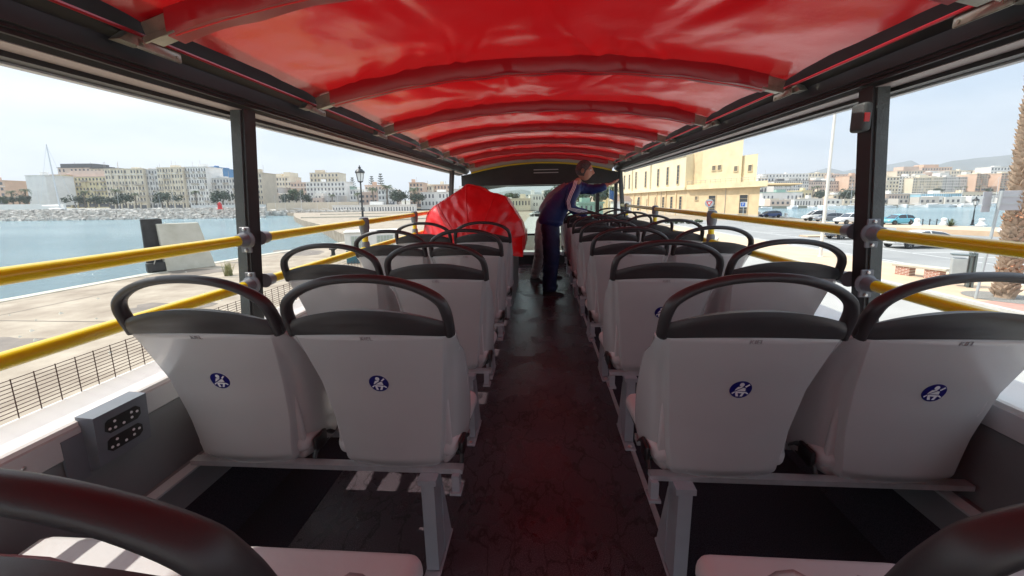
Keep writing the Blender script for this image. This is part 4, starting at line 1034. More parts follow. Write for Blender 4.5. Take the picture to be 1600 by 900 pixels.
bn2 = thing('brick_bench', 'distant low brick bench seen under the right yellow rail', 'bench', b2, 1.1); brick_pier(0, 0, bn2); brick_pier(1.6, 0, bn2); MB().rbox(-.1, 2.3, -.06, .54, .42, .54, .02, 1).build('bench_slab', M['concrete'], bn2)
M['binm'] = pbr('bin_grey_metal', (.42, .45, .45), .45, metal=.3, vary=.06); M['bindark'] = pbr('bin_dark_metal', (.13, .16, .16), .5, metal=.3)
bi = thing('litter_bin', 'grey metal litter bin hung on two dark posts next to the brick bench', 'litter bin', gp(1508, 448, BZ), radians(-35))
MB().rbox(-.50, -.05, -.18, .18, .45, 1.2, .03, 2).build('bin_bucket', M['binm'], bi); MB().rbox(-.54, .12, -.22, .22, 1.32, 1.37, .01, 1).build('bin_lid', M['bindark'], bi)
for x in (0, .13): MB().box(x, x + .06, -.20, .2, 0, 1.45).build('bin_post', M['bindark'], bi)
sg = thing('road_sign', 'pair of road signs seen from behind on a leaning grey pole before the palm', 'road sign', gp(1524, 467, BZ))
MB().tube([(0, 0, 0), (.30, .0, 3.95)], .045, 10).build('sign_pole', M['binm'], sg, True)
M['signback'] = pbr('sign_back_grey', (.42, .44, .46), .5, metal=.2)
for (x0, z0, rz, wd, h) in ((-.08, 3.2, .45, .62, .72), (.68, 3.25, -.2, .7, .7)):
    f = Matrix.Translation((x0, .06, z0)) @ Matrix.Rotation(rz, 4, 'Z')
    pn = MB().rbox(-wd / 2, wd / 2, 0, .03, 0, h, .012, 2, m=f).build('sign_panel', M['signback'], sg)
    MB().box(-wd / 2, wd / 2, -.02, -.001, h * .3, h * .36, m=f).box(-wd / 2, wd / 2, -.02, -.001, h * .68, h * .74, m=f).build('sign_rail', M['binm'], pn)
sp = MB().lathe([(.06, 0), (.5, .001), (.5, .01)], 4)
# palm with scaly trunk
M['palmbark'] = pbr('palm_leaf_bases', (.30, .21, .145), .9, vscale=3, col2=(.42, .32, .235), bump=.6, bscale=14)
M['palmtan'] = pbr('palm_orange_fibre', (.48, .22, .12), .9, vary=.2, vscale=6)
M['palmleaf'] = pbr('palm_frond', (.07, .10, .035), .6, vary=.3, vscale=3); M['leaf'] = pbr('tree_leaf', (.055, .085, .035), .6, vary=.35, vscale=1.5); M['leafdark'] = pbr('dark_tree_leaf', (.04, .06, .035), .6, vary=.3, vscale=1.5)
M['barkm'] = pbr('bark', (.16, .13, .10), .9, vary=.2)
pc = gp(1569, 465, BZ)
pt = thing('palm_tree', 'thick palm tree with shaggy scaly trunk on the right pavement', 'palm tree', pc)
m = MB(); r_ = random.Random(5)
prof = lambda z: interp(z, [(0, .30), (.4, .25), (1.4, .22), (2.1, .25), (3.2, .28), (5, .28), (13, .27)])
m.lathe([(prof(z / 4) * .9, z / 4) for z in range(0, 53)], 20)
z = .05; a = 0
while z < 12.9:
    rr = prof(z); a += 2.399963; ln = r_.uniform(.20, .32); w_ = r_.uniform(.07, .11); out_ = r_.uniform(.05, .13)
    f = Matrix.Rotation(a, 4, 'Z') @ Matrix.Translation((rr * .86, 0, z))
    tw = r_.uniform(-.06, .06)
    m.add([f @ Vector(v) for v in [(0, -w_, 0), (0, w_, 0), (out_ * .8 + .03, w_ * .8 + tw, ln * .55), (out_ * .8 + .03, -w_ * .8 + tw, ln * .55), (out_ + .07, w_ * .35 + tw, ln), (out_ + .07, -w_ * .35 + tw, ln), (0, -w_, ln * .7), (0, w_, ln * .7)]],
          [(0, 1, 2, 3), (3, 2, 4, 5), (0, 3, 6), (1, 7, 2), (3, 5, 6), (2, 7, 4), (5, 4, 7, 6)])
    z += .0125
m.build('trunk', M['palmbark'], pt)
fb = MB()
for zz in (1.15, 3.0):
    for k in range(34):
        a = k * 2 * pi / 34 + r_.uniform(-.1, .1); f = Matrix.Rotation(a, 4, 'Z') @ Matrix.Translation((prof(zz) * .98, 0, zz + r_.uniform(-.12, .12)))
        fb.add([f @ Vector(v) for v in [(0, -.06, 0), (0, .06, .03), (.13, .03, r_.uniform(-.12, .1)), (.10, -.03, r_.uniform(-.12, .1))]], [(0, 1, 2, 3)])
fb.build('orange_fibre', M['palmtan'], pt, fix=False)
def frond_mb(m, org, az, ln, rise, droop, lw, n=9, leaf=.0, seed=0):
    """arched rib with leaflets on both sides"""
    rr = random.Random(seed); d = Vector((cos(az), sin(az), 0)); s = Vector((-sin(az), cos(az), 0)); pts = []
    for i in range(n + 1):
        t = i / n; pts.append(Vector(org) + d * ln * t * (1 - .25 * t * t) + Vector((0, 0, rise * t - droop * t * t)))
    for i in range(n):
        for sd_ in (-1, 1):
            for k in range(2):
                t = (i + k * .5) / n; p = pts[i].lerp(pts[i + 1], k * .5); q = pts[i].lerp(pts[i + 1], k * .5 + .3)
                w_ = lw * sin(pi * min(1, t * .9 + .12)) * rr.uniform(.8, 1.1)
                tip = p + s * sd_ * w_ + d * w_ * .5 + Vector((0, 0, -w_ * .45))
                m.add([p, q, tip], [(0, 1, 2)])
    m.tube(pts[::3] + [pts[-1]], ln * .008, 3, False)
cm = MB()
for k in range(60): frond_mb(cm, (0, 0, 13.1), k * 2.4, r_.uniform(2.6, 3.4), r_.uniform(.1, 2.2), r_.uniform(1.0, 2.2), .55, 12, seed=k)
cm.build('crown', M['palmleaf'], pt, fix=False)
sheet('gravel_bed', [(pc.x + 1.1 * cos(a), pc.y + 1.1 * sin(a)) for a in [2 * pi * i / 24 for i in range(24)]], BZ + .012, pbr('gravel', (.22, .21, .19), .95, vary=.4, vscale=25))
# hedge by the building
# ---- generic far trees
def palm_mesh(seed, hgt):
    r = random.Random(seed); m = MB(); m.tube([(0, 0, 0), (.1, 0, hgt * .5), (0, .1, hgt)], [.28, .2, .22], 7); tm = m.mesh('trunk', M['barkm'], True)
    c = MB()
    for k in range(34): frond_mb(c, (0, .1, hgt), k * 2.4, r.uniform(1.7, 2.5), r.uniform(-.2, 1.7), r.uniform(.9, 1.9), .5, 6, seed=k + seed)
    return tm, c.mesh('crown', M['palmleaf'], False, False)
PALMS = [palm_mesh(1, 6.5), palm_mesh(2, 5), palm_mesh(3, 9)]
def crown_mesh(seed, w_, h, z0, n=900, mat='leaf', leaf=.32):
    r = random.Random(seed); c = MB(); blobs = [(Vector((r.uniform(-.6, .6) * w_, r.uniform(-.6, .6) * w_, z0 + r.uniform(.15, .85) * h)), r.uniform(.25, .45) * w_) for _ in range(11)]
    for _ in range(n):
        b, br = r.choice(blobs); v = Vector((r.gauss(0, 1), r.gauss(0, 1), r.gauss(0, 1))).normalized(); p = b + v * br * r.uniform(.55, 1.05); s = leaf * r.uniform(.5, 1.2)
        a = Vector((r.gauss(0, 1), r.gauss(0, 1), r.gauss(0, 1))).normalized(); e = a.cross(v); e = e.normalized() if e.length > .01 else Vector((1, 0, 0)); g_ = (v + a * .6).normalized().cross(e)
        c.add([p - e * s, p + g_ * s * .6, p + e * s, p - g_ * s * .6], [(0, 1, 2, 3)])
    return c.mesh('crown', M[mat], False, False)
def trunk_mesh(h, r0=.22):
    m = MB(); m.tube([(0, 0, 0), (.1, .05, h * .6), (0, 0, h)], [r0, r0 * .7, r0 * .4], 7)
    for k in range(4): m.tube([(0, 0, h * (.6 + .1 * k)), (cos(k * 1.7) * h * .3, sin(k * 1.7) * h * .3, h * (1.0 + .1 * k))], [r0 * .45, r0 * .12], 5)
    return m.mesh('trunk', M['barkm'], True)
TREES = [(trunk_mesh(2.6), crown_mesh(1, 2.8, 3.6, 2, mat='leaf')), (trunk_mesh(2.2), crown_mesh(2, 3.4, 3.0, 1.6, mat='leafdark')), (trunk_mesh(1.2), crown_mesh(3, 2.4, 2.4, .4, mat='leaf'))]
def pine_mesh(seed):
    r = random.Random(seed); c = MB(); m = MB().tube([(0, 0, 0), (0, 0, 15)], [.3, .08], 6)
    for k in range(11):
        z = 3 + k * 1.15; ln = 3.6 * (1 - (z - 2) / 15)
        for j in range(9):
            a = j * 2 * pi / 9 + k; d = Vector((cos(a), sin(a), 0)); s = Vector((-sin(a), cos(a), 0))
            for q in range(5):
                t = (q + 1) / 5; p = d * ln * t + Vector((0, 0, z + .5 * t * t)); c.add([p - s * .28, p + d * .35, p + s * .28, p + Vector((0, 0, .3))], [(0, 1, 2), (0, 3, 2), (0, 1, 3)])
            m.tube([(0, 0, z), tuple(d * ln + Vector((0, 0, z + .5)))], [.05, .02], 4)
    return m.mesh('trunk', M['barkm'], True), c.mesh('crown', M['leafdark'], False, False)
PINE = pine_mesh(1)
def place_tree(kind, px, py, depth, h_px, label, group=None, name=None, cat=None):
    """stand a tree at the bearing px, base at image row py, depth metres away, h_px tall there"""
    base = at(px, py, depth); hh = h_px * depth / FPX * (1.35 if group else 1)
    tm, cm_ = kind; zmax = max(v.co.z for v in cm_.vertices); s = hh / zmax
    isp = kind in PALMS; nm = name or ('palm_tree' if isp else 'pine_tree' if kind is PINE else 'tree')
    t = thing(nm, label, cat or nm.replace('_', ' '), base, px * .37, group); t.scale = (s, s, s)
    inst('trunk', tm, t); inst('crown', cm_, t); return t

# ---- far buildings
def mat_b(name, c, v=.07): return pbr(name, c, .85, vary=v, vscale=.3, detail=6)
BC = dict(orange=(.60, .42, .31), white=(.72, .70, .66), cream=(.68, .60, .47), yellow=(.66, .57, .36), pink=(.60, .47, .39), tan=(.56, .48, .37), grey=(.44, .44, .43), mans=(.12, .12, .12), blue=(.08, .22, .42), paleblue=(.32, .55, .66), lgrey=(.58, .56, .53), terr=(.54, .42, .34), green=(.30, .42, .36), dgrey=(.18, .17, .165))
BM = {k: mat_b('wall_' + k, v) for k, v in BC.items()}
M['win'] = pbr('far_window', (.11, .115, .125), .25, vary=.3, vscale=.7); M['shutter'] = pbr('balcony_rail', (.42, .37, .31), .7)
WIN = MB().box(-.5, .5, -.06, .05, 0, 1).mesh('window', M['win'])
BAL = MB().box(-.5, .5, -.9, .0, 0, .12).box(-.5, .5, -.9, -.84, .12, .95).mesh('balcony', M['shutter'])
def far_building(px0, px1, ytop, depth, col, label, ybase=326, floors=None, cols=None, roof=None, depth1=None, deep=14, cat='building', group=None, bal=.0, top_set=None, seed=None, wsize=(.42, .5), name='apartment_building', base_z=None):
    """front wall between two bearings; depth metres away (depth1 at the right end)"""
    r = random.Random(seed if seed is not None else int(px0 * 7 + px1))
    d1 = depth1 or depth
    a = at(px0, ybase, depth); b = at(px1, ybase, d1); zb = min(a.z, b.z) if base_z is None else base_z
    a.z = b.z = zb - 1.0
    h = zat((px0 + px1) / 2, ytop, (depth + d1) / 2) - a.z; ln = (b - a).length; ang = atan2((b - a).y, (b - a).x)
    t = thing(name, label, cat, a, ang, group)
    MB().box(0, ln, 0, deep, 0, h).build('wall', BM[col], t)
    floors = floors if floors is not None else max(1, int((h - 1) / 3.2)); cols = cols if cols is not None else max(2, int(ln / 3.6))
    while floors * cols > 98: cols -= 1
    fh = (h - 1.2) / max(1, floors); cw = ln / max(1, cols)
    for i in range(floors):
        for j in range(cols):
            if r.random() < .06: continue
            inst('window', WIN, t, (cw * (j + .5), 0, 1.2 + fh * (i + .28)), 0, (cw * wsize[0] * r.uniform(.85, 1.1), 1, fh * wsize[1]))
        if bal and i > 0:
            for j in range(cols):
                if r.random() < bal and i * cols < 60: inst('balcony', BAL, t, (cw * (j + .5), 0, 1.2 + fh * i + .1), 0, (cw * .8, 1, 1))
    if floors > 2:
        for j in range(2, cols, 3 if r.random() < .5 else 2):
            MB().box(cw * j - .3, cw * j + .3, -.45, .05, 0, h - r.choice((0, fh))).build('wall_pier', BM[col], t)
        for i in (1, floors - 1):
            MB().box(-.1, ln + .1, -.35, .05, 1.2 + fh * i - .15, 1.2 + fh * i + .15).build('string_course', BM[roof if (roof and roof not in ('mans', 'dgrey')) else 'white'], t)
        MB().box(.5, ln - .5, -.06, .02, .6, 1.0 + fh * .55).build('shop_fronts', M['win'], t)
        for q in range(2): x = r.uniform(.1, .9) * ln; MB().tube([(x, 4, h), (x, 4, h + r.uniform(2.5, 5))], .07, 4).build('aerial', M['shutter'], t)
    pz = MB().box(-.25, ln + .25, -.25, deep + .25, h, h + .35).build('cornice', BM[roof or col], t)
    if top_set:
        rf = MB(); 
        for (f0, f1, hh) in top_set: rf.box(ln * f0, ln * f1, 2, deep - 1, h + .35, h + .35 + hh)
        rf.build('roof_storey', BM[roof or col], t)
    else:
        rf = MB()
        x = r.uniform(.1, .6) * ln; rf.box(x, x + r.uniform(1.2, .25 * ln + 1.3), 3, 6, h + .35, h + .35 + r.uniform(.8, 2.2))
        rf.build('roof_huts', BM[roof or col], t)
    return t
LB = [ # left shore row
 (-40, 13, 283, 245, 'orange', 'orange building at the far left end of the skyline, cut by the photo edge', 318, 4, 5, None, {}),
 (47, 78, 275, 215, 'white', 'windowless white gable building left of the yellow terrace', 318, 0, 0, None, {}),
 (78, 112, 274, 235, 'yellow', 'yellow apartment block at the left end of the terrace, behind the tall mast', 322, 6, 6, 'pink', dict(bal=.3)),
 (112, 172, 277, 236, 'yellow', 'long yellow apartment block with a pinkish top storey and dark mansard behind', 322, 6, 11, 'pink', dict(bal=.3, top_set=[(0, .9, 3.5)])),
 (100, 150, 263, 262, 'pink', 'pink block under a dark mansard roof behind the yellow terrace', 322, 7, 8, 'mans', dict(top_set=[(0, 1, 2.5)])),
 (150, 192, 264, 258, 'tan', 'tan block with dark roof between the yellow terrace and the cream terrace', 322, 7, 7, 'mans', {}),
 (172, 231, 265, 236, 'cream', 'cream seven-storey block with dark balconies, left of the grey block', 325, 7, 12, None, dict(bal=.5)),
 (231, 253, 266, 238, 'lgrey', 'narrow grey apartment block squeezed between two cream blocks', 325, 7, 5, None, dict(bal=.5)),
 (253, 292, 263, 238, 'cream', 'tall cream block with shops at its foot, right of the grey block', 325, 7, 9, None, dict(bal=.4)),
 (292, 329, 262, 240, 'white', 'pale seven-storey block with a roof terrace, left of the blue towers', 325, 7, 9, None, dict(bal=.5)),
 (330, 343, 262, 275, 'blue', 'blue glazed tower rising behind the last pale block', 325, 0, 0, None, {}),
 (349, 359, 265, 285, 'blue', 'smaller blue glazed tower next to the left pillar', 325, 0, 0, None, {}),
 (329, 372, 279, 244, 'lgrey', 'lower grey and white block under the blue towers', 325, 5, 9, None, dict(bal=.3)),
 (372, 401, 272, 244, 'pink', 'pinkish block hidden behind the left pillar', 326, 6, 6, None, {}),
 (398, 414, 271, 226, 'tan', 'tan apartment block just right of the left pillar', 330, 7, 4, None, dict(bal=.6)),
 (420, 438, 294, 262, 'grey', 'small grey block left of the cream mansion', 322, 3, 4, None, {}),
 (426, 458, 277, 275, 'cream', 'cream mansion block with roof turrets beside the reddish block', 322, 6, 7, None, dict(top_set=[(.1, .5, 2), (.6, .9, 3)])),
 (457, 482, 286, 270, 'terr', 'reddish brown block between the cream mansion and the white arcaded block', 322, 5, 5, None, {}),
 (488, 532, 271, 300, 'cream', 'tall cream block behind the white arcaded building', 322, 7, 8, 'tan', {}),
 (481, 541, 285, 262, 'white', 'long white building with rows of arched windows left of the lantern', 322, 5, 11, None, {}),
 (541, 549, 292, 270, 'green', 'narrow greenish block next to the white arcaded building', 322, 4, 2, None, {}),
 (548, 572, 297, 255, 'white', 'white villa just behind the street lamp', 322, 3, 5, None, {}),
 (572, 598, 290, 262, 'terr', 'villa with orange tiled upper storey right of the street lamp', 322, 3, 5, 'orange', {}),
 (592, 618, 297, 248, 'white', 'white villa with a dark arched doorway below the pines', 322, 3, 5, None, {}),
 (641, 662, 286, 255, 'orange', 'orange tower block left of the red tarpaulin', 322, 5, 4, None, {}),
 (662, 676, 291, 268, 'cream', 'cream block behind the long white pavilion', 322, 4, 3, None, {}),
 (674, 704, 289, 275, 'orange', 'orange and cream block near the front left post of the bus', 322, 4, 6, 'cream', {}),
 (658, 702, 301, 235, 'white', 'long low white pavilion in front of the orange blocks', 324, 2, 8, None, {}),
 (704, 750, 296, 240, 'lgrey', 'low grey buildings seen beyond the front left corner of the bus', 322, 2, 7, None, {}),
]
for (a, b, yt, dp, c, lb_, yb, fl_, co, rf, kw) in LB: far_building(a, b, yt, dp, c, lb_, yb, fl_, co, rf, **kw)
RB = [
 (1190, 1262, 272, 430, 'white', 'far row of small white houses above the grey block, left part', 290, 3, 14, None, {}),
 (1262, 1300, 271, 440, 'cream', 'far cream houses behind the white light pole', 290, 3, 8, None, {}),
 (1292, 1345, 273, 435, 'pink', 'far pinkish apartment row just left of the right pillar', 295, 4, 12, None, {}),
 (1208, 1262, 283, 335, 'lgrey', 'long grey apartment slab with dark roof line, left half', 305, 4, 16, 'dgrey', {}),
 (1262, 1326, 284, 335, 'pink', 'long pinkish apartment slab with dark roof line behind the light pole', 305, 4, 18, 'dgrey', {}),
 (1324, 1350, 275, 325, 'orange', 'orange apartment block beside the right pillar', 306, 6, 6, None, dict(bal=.4)),
 (1190, 1252, 301, 262, 'lgrey', 'low warehouse with grey green roof right of the yellow building', 323, 1, 10, 'green', {}),
 (1251, 1267, 298, 270, 'yellow', 'small bright yellow warehouse', 318, 1, 3, None, {}),
 (1267, 1300, 300, 272, 'tan', 'small tan warehouse next to the bright yellow one', 318, 1, 6, None, {}),
 (1240, 1292, 311, 252, 'white', 'long white quayside hall with arched doors left of the light pole', 325, 1, 12, 'lgrey', {}),
 (1300, 1345, 304, 262, 'cream', 'low cream quayside building behind the right rail near the pillar', 325, 2, 7, 'white', {}),
 (1183, 1208, 278, 345, 'white', 'white houses peeking over the balcony of the yellow building', 300, 3, 5, None, {}),
 (1382, 1402, 277, 330, 'cream', 'cream block right of the pillar at the left end of the hillside', 306, 5, 4, None, {}),
 (1402, 1426, 276, 330, 'white', 'white block at the left end of the long cream hillside slab', 304, 6, 5, None, dict(bal=.3)),
 (1424, 1470, 278, 322, 'cream', 'long cream hillside slab, its left half', 303, 6, 13, None, {}),
 (1470, 1514, 277, 322, 'lgrey', 'long pale grey hillside slab, its right half', 303, 6, 13, None, {}),
 (1400, 1440, 267, 410, 'tan', 'stepped tan terraces above the cream slab, left', 284, 3, 9, 'terr', dict(top_set=[(.3, .9, 4)])),
 (1438, 1485, 262, 430, 'terr', 'stepped reddish terraces crowning the hillside', 284, 4, 11, 'orange', dict(top_set=[(.1, .6, 3)])),
 (1484, 1518, 267, 420, 'cream', 'cream terraced flats above the grey slab, right of the reddish ones', 284, 3, 8, None, {}),
 (1523, 1540, 272, 315, 'orange', 'red and cream tower left in its pair', 297, 7, 4, 'cream', dict(bal=.5)),
 (1540, 1562, 273, 320, 'pink', 'pink tower between the two red towers', 297, 7, 5, None, dict(bal=.4)),
 (1561, 1590, 271, 312, 'orange', 'red tower near the palm trunk', 297, 7, 6, 'cream', dict(bal=.5)),
 (1546, 1600, 261, 400, 'white', 'white apartment row on top of the hill behind the palm', 280, 3, 11, None, {}),
 (1590, 1680, 268, 330, 'cream', 'cream apartment block right of the palm trunk', 300, 7, 12, None, {}),
 (1383, 1437, 303, 262, 'terr', 'low dark red arcade along the far promenade', 316, 1, 12, 'white', {}),
 (1500, 1535, 301, 258, 'cream', 'low cream hall right of the blue glazed hall', 318, 1, 6, None, {}),
 (1535, 1640, 305, 262, 'lgrey', 'low grey hall behind the road signs and palm', 318, 1, 12, None, {}),
]
for (a, b, yt, dp, c, lb_, yb, fl_, co, rf, kw) in RB: far_building(a, b, yt, dp, c, lb_, yb, fl_, co, rf, **kw)
far_building(1437, 1501, 303, 255, 'paleblue', 'long pale blue glazed hall on the far promenade', 317, 1, 18, 'white', wsize=(.12, .8))
# ---- far ground: left promenade and beach, right shore and hillside
def shore(name, pix, depth_far, mat, z=G):
    pts = [at(px, py, dp) for px, py, dp in pix]; near = [(p.x, p.y) for p in pts]
    far = [(p.x * 1.0 + (p.x) * k, p.y + p.y * k) for p in reversed(pts) for k in (depth_far,)]
    return sheet(name, near + far, z, mat, 3)
shore('far_shore', [(-500, 325, 200), (0, 325, 200), (200, 325, 200), (415, 325, 212), (560, 330, 228), (700, 330, 225)], 1.6, M['land'])
shore('far_shore', [(1130, 325, 240), (1230, 325, 232), (1400, 325, 226), (1600, 325, 222), (1900, 325, 215)], .14, M['land'])
hill = MB()
def hf(u, v):
    px = lerp(1080, 2100, u); dp = lerp(250, 520, v); p = at(px, 316, dp)
    z = G + 27 * smooth01((v - .05) / .8) * (.75 + .25 * smooth01((px - 1200) / 300)) + 1.5 * noise.noise(Vector((u * 14, v * 9, 0)))
    return Vector((p.x, p.y, z))
hill.grid(hf, 60, 24); struct(hill.build('hillside', M['land'], None, 'all', fix=False))
hl = MB(); hl.grid(lambda u, v: Vector((*(at(lerp(-600, 1100, u), 316, lerp(300, 700, v)).xy), G + 9 * smooth01(v) + 2 * noise.noise(Vector((u * 22, v * 6, 4))))), 60, 12); struct(hl.build('hillside', M['land'], None, 'all', fix=False))
M['mount'] = pbr('mountain_scrub', (.085, .105, .10), .95, vscale=.004, col2=(.13, .14, .125), detail=9)
def mountain(ridge, depth, deep, seed):
    m = MB(); n = 90
    def f(u, v):
        px = lerp(ridge[0][0], ridge[-1][0], u); y = interp(px, ridge); p = at(px, y, depth)
        t = abs(v - .5) * 2; d = depth + (v - .5) * deep; q = at(px, 316, d)
        nz = noise.noise(Vector((u * 9, v * 5, seed))) * .06 + noise.noise(Vector((u * 30, v * 14, seed))) * .03
        return Vector((q.x, q.y, -4 + (p.z + 4) * max(0, (1 - t ** 1.3 + nz * (1 if t > .05 else .3)))))
    m.grid(f, n, 26); return struct(m.build('mountain', M['mount'], None, 'all', fix=False))
mountain([(1140, 296), (1210, 280), (1255, 272), (1288, 262), (1312, 268), (1345, 262), (1385, 257), (1415, 251), (1434, 260), (1450, 266), (1500, 270), (1560, 285)], 2600, 1200, 1)
mountain([(1380, 285), (1440, 264), (1475, 253), (1520, 247), (1560, 244), (1600, 238), (1700, 226), (1850, 232), (2000, 260)], 2000, 1000, 2)
mountain([(760, 306), (790, 299), (815, 296), (835, 300), (880, 304), (960, 309)], 2400, 900, 3)

# breakwater rocks (left), countless
bk = MB(); r_ = random.Random(9)
def rock(c, s):
    v = [];
    for dx, dy, dz in ((-1, -1, -1), (1, -1, -1), (1, 1, -1), (-1, 1, -1), (-1, -1, 1), (1, -1, 1), (1, 1, 1), (-1, 1, 1)):
        v.append(Vector(c) + Vector((dx * r_.uniform(.5, 1) * s, dy * r_.uniform(.5, 1) * s, dz * r_.uniform(.4, .85) * s)))
    bk.add(v, [(0, 3, 2, 1), (4, 5, 6, 7), (0, 1, 5, 4), (1, 2, 6, 5), (2, 3, 7, 6), (3, 0, 4, 7)])
for i in range(2600):
    px = r_.uniform(-120, 412); t = r_.random(); base = at(px, 346 - px * .012, 1); dp = interp(px, [(-120, 168), (412, 172)]) + 9 * t
    d = ray(px, 316); p = EYE + d * (dp / FPX); p.z = SEA - .4 + 4.3 * min(1, t * 1.5) * (1 - .3 * max(0, t - .7)) + r_.uniform(-.2, .3); rock(p, r_.uniform(.5, 1.15))
o = bk.build('breakwater_rocks', M['rockm']); o['kind'] = 'stuff'
bw = [at(px, 320, dp) for px, dp in ((-200, 176), (405, 180), (405, 186), (-200, 182))]
sheet('breakwater_path', [(p.x, p.y) for p in bw], G + 1.6, M['concrete'], 4)
# second, low rocks on beach
bk = MB()
for i in range(700):
    px = r_.uniform(414, 560); dp = 205 + r_.uniform(0, 3); p = EYE + ray(px, 316) * (dp / FPX); p.z = SEA + r_.uniform(0, 2.2); rock(p, r_.uniform(.5, 1.0))
o = bk.build('shore_rocks', M['rockm']); o['kind'] = 'stuff'
def retaining(px0, px1, ytop, ybot, depth, col, label, name='sea_wall'):
    a = at(px0, ybot, depth); b = at(px1, ybot, depth); h = zat((px0 + px1) / 2, ytop, depth) - min(a.z, b.z); a.z = b.z = min(a.z, b.z)
    t = MB().box(0, (b - a).length, 0, 1.2, 0, h).build(name, BM[col]); t.location = a; t.rotation_euler = (0, 0, atan2((b - a).y, (b - a).x)); tag(t, label, 'wall'); return t
retaining(418, 560, 316, 330, 222, 'tan', 'brown stone sea wall below the white arcaded building')
retaining(0, 100, 319, 327, 192, 'white', 'long white promenade wall at the far left')
retaining(300, 414, 320, 326, 200, 'lgrey', 'grey promenade wall behind the red beacon')
# arcade of white beach huts / seafront hall
far_building(520, 648, 321, 214, 'white', 'long white seafront arcade behind the lamp post', 333, 1, 30, None, deep=5, wsize=(.4, .5), name='seafront_arcade')
# beacon
bc = thing('beacon', 'small red harbour beacon on the end of the breakwater', 'beacon', at(344, 327, 172))
rb = pbr('beacon_red', (.62, .02, .02), .5)
MB().lathe([(1.15, 0), (1.15, .25), (.85, .3), (.75, 2.0), (1.0, 2.05), (1.0, 2.2), (.4, 2.25), (.4, 2.8), (.1, 3.1)], 12).build('beacon_tower', rb, bc, True)
MB().tube([(cos(i * pi / 6) * .95, sin(i * pi / 6) * .95, 2.6) for i in range(13)], .05, 4).build('beacon_rail', rb, bc)
# boats
M['hull'] = pbr('white_hull', (.75, .75, .74), .35); M['mast'] = pbr('mast_alloy', (.62, .63, .64), .4, metal=.3); M['sailblue'] = pbr('sail_cover_blue', (.04, .10, .28), .7)
HULL = MB(); hs = [(-.5, .13, .0), (-.3, .16, 0), (0, .165, .0), (.25, .12, .02), (.42, .05, .035), (.5, .005, .05)]; vs = []; fs = []
for x, w_, up in hs: vs += [(x, -w_, .12 + up), (x, -w_ * .7, 0), (x, w_ * .7, 0), (x, w_, .12 + up)]
for i in range(5):
    for j in range(4): fs.append((i * 4 + j, i * 4 + (j + 1) % 4, (i + 1) * 4 + (j + 1) % 4, (i + 1) * 4 + j))
fs += [(0, 1, 2, 3), (20, 21, 22, 23)]; HULL = HULL.add(vs, fs).mesh('hull', M['hull'])
CAB = MB().rbox(-.22, .15, -.09, .09, .10, .17, .02, 1).mesh('cabin', M['hull']); CABW = MB().box(-.20, .16, -.093, .093, .135, .155).mesh('cabin_window', M['win'])
MAST = MB().tube([(.05, 0, .1), (.05, 0, 1.35)], [.009, .006], 6).tube([(.05, 0, .26), (-.4, 0, .25)], .010, 6).tube([(.05, 0, 1.34), (.48, 0, .17)], .0025, 3).tube([(.05, 0, 1.34), (-.48, 0, .13)], .0025, 3).mesh('mast', M['mast'])
def boat(px, py, depth, length, mast, label, rz=0, group=None, z=None, mh=1.0):
    b = at(px, py, depth); b.z = SEA if z is None else z
    t = thing('sailing_boat' if mast else 'motor_boat', label, 'sailing boat' if mast else 'motor boat', b, rz, group); t.scale = (length,) * 3
    inst('hull', HULL, t); c = inst('cabin', CAB, t); inst('cabin_window', CABW, c)
    if mast: m_ = inst('mast', MAST, t, (0, 0, 0), 0, (1, 1, mh))
    return t
# the tall yacht behind the breakwater
b = boat(92, 330, 190, 15, True, 'large sailing yacht whose tall raked mast rises before the yellow terrace', .3, z=-1.5, mh=1.0)
for c_ in list(b.children):
    if c_.name.startswith('mast'): c_.data = MB().tube([(.05, 0, .1), (-.02, 0, 2.15)], [.022, .013], 6).tube([(.05, 0, .26), (-.4, 0, .25)], .018, 6).tube([(-.02, 0, 2.14), (.48, 0, .17)], .004, 3).tube([(-.02, 0, 2.14), (-.48, 0, .13)], .004, 3).tube([(-.02, -.1, 1.2), (0, .1, 1.2)], .006, 4).mesh('mast', M['mast'])
for i, (px, hh) in enumerate(((60, 9), (185, 8), (250, 7), (272, 8), (300, 7), (322, 8), (380, 8))):
    names = ['second, thinner mast left of the tall yacht mast', 'sailing boat moored before the cream block left of the grey one', 'sailing boat moored before the narrow grey block', 'sailing boat moored before the tall cream block', 'sailing boat moored before the pale block with roof terrace', 'sailing boat moored left of the red beacon', 'sailing boat hidden by the left pillar']
    boat(px, 328, 196, hh, True, names[i], .4 + i * .5, z=-2.2)
for i, px in enumerate((430, 445, 470, 495, 512, 528, 610, 640)):
    boat(px, 327, 218, 7 + i % 3, True, ['slim white sailing boat nearest the tan block right of the pillar', 'sailing boat below the cream mansion', 'sailing boat below the reddish block', 'sailing boat below the left end of the white arcaded building', 'sailing boat below the middle of the white arcaded building', 'sailing boat below the right end of the white arcaded building', 'sailing boat right of the lantern by the white villa', 'sailing boat below the orange tower block'][i], .3 * i, z=-2.8)
mlab = ['at the left end of the far right marina', 'left of the white light pole in the far marina', 'behind the white van across the water', 'right of the white light pole in the far marina', 'beside the right pillar, on its left', 'first right of the pillar in the far marina', 'before the dark red arcade', 'at the left end of the blue glazed hall', 'before the middle of the blue glazed hall', 'at the right end of the blue glazed hall', 'before the low cream hall', 'left of the right lantern lamp', 'between the lantern lamp and the signs', 'behind the road signs']
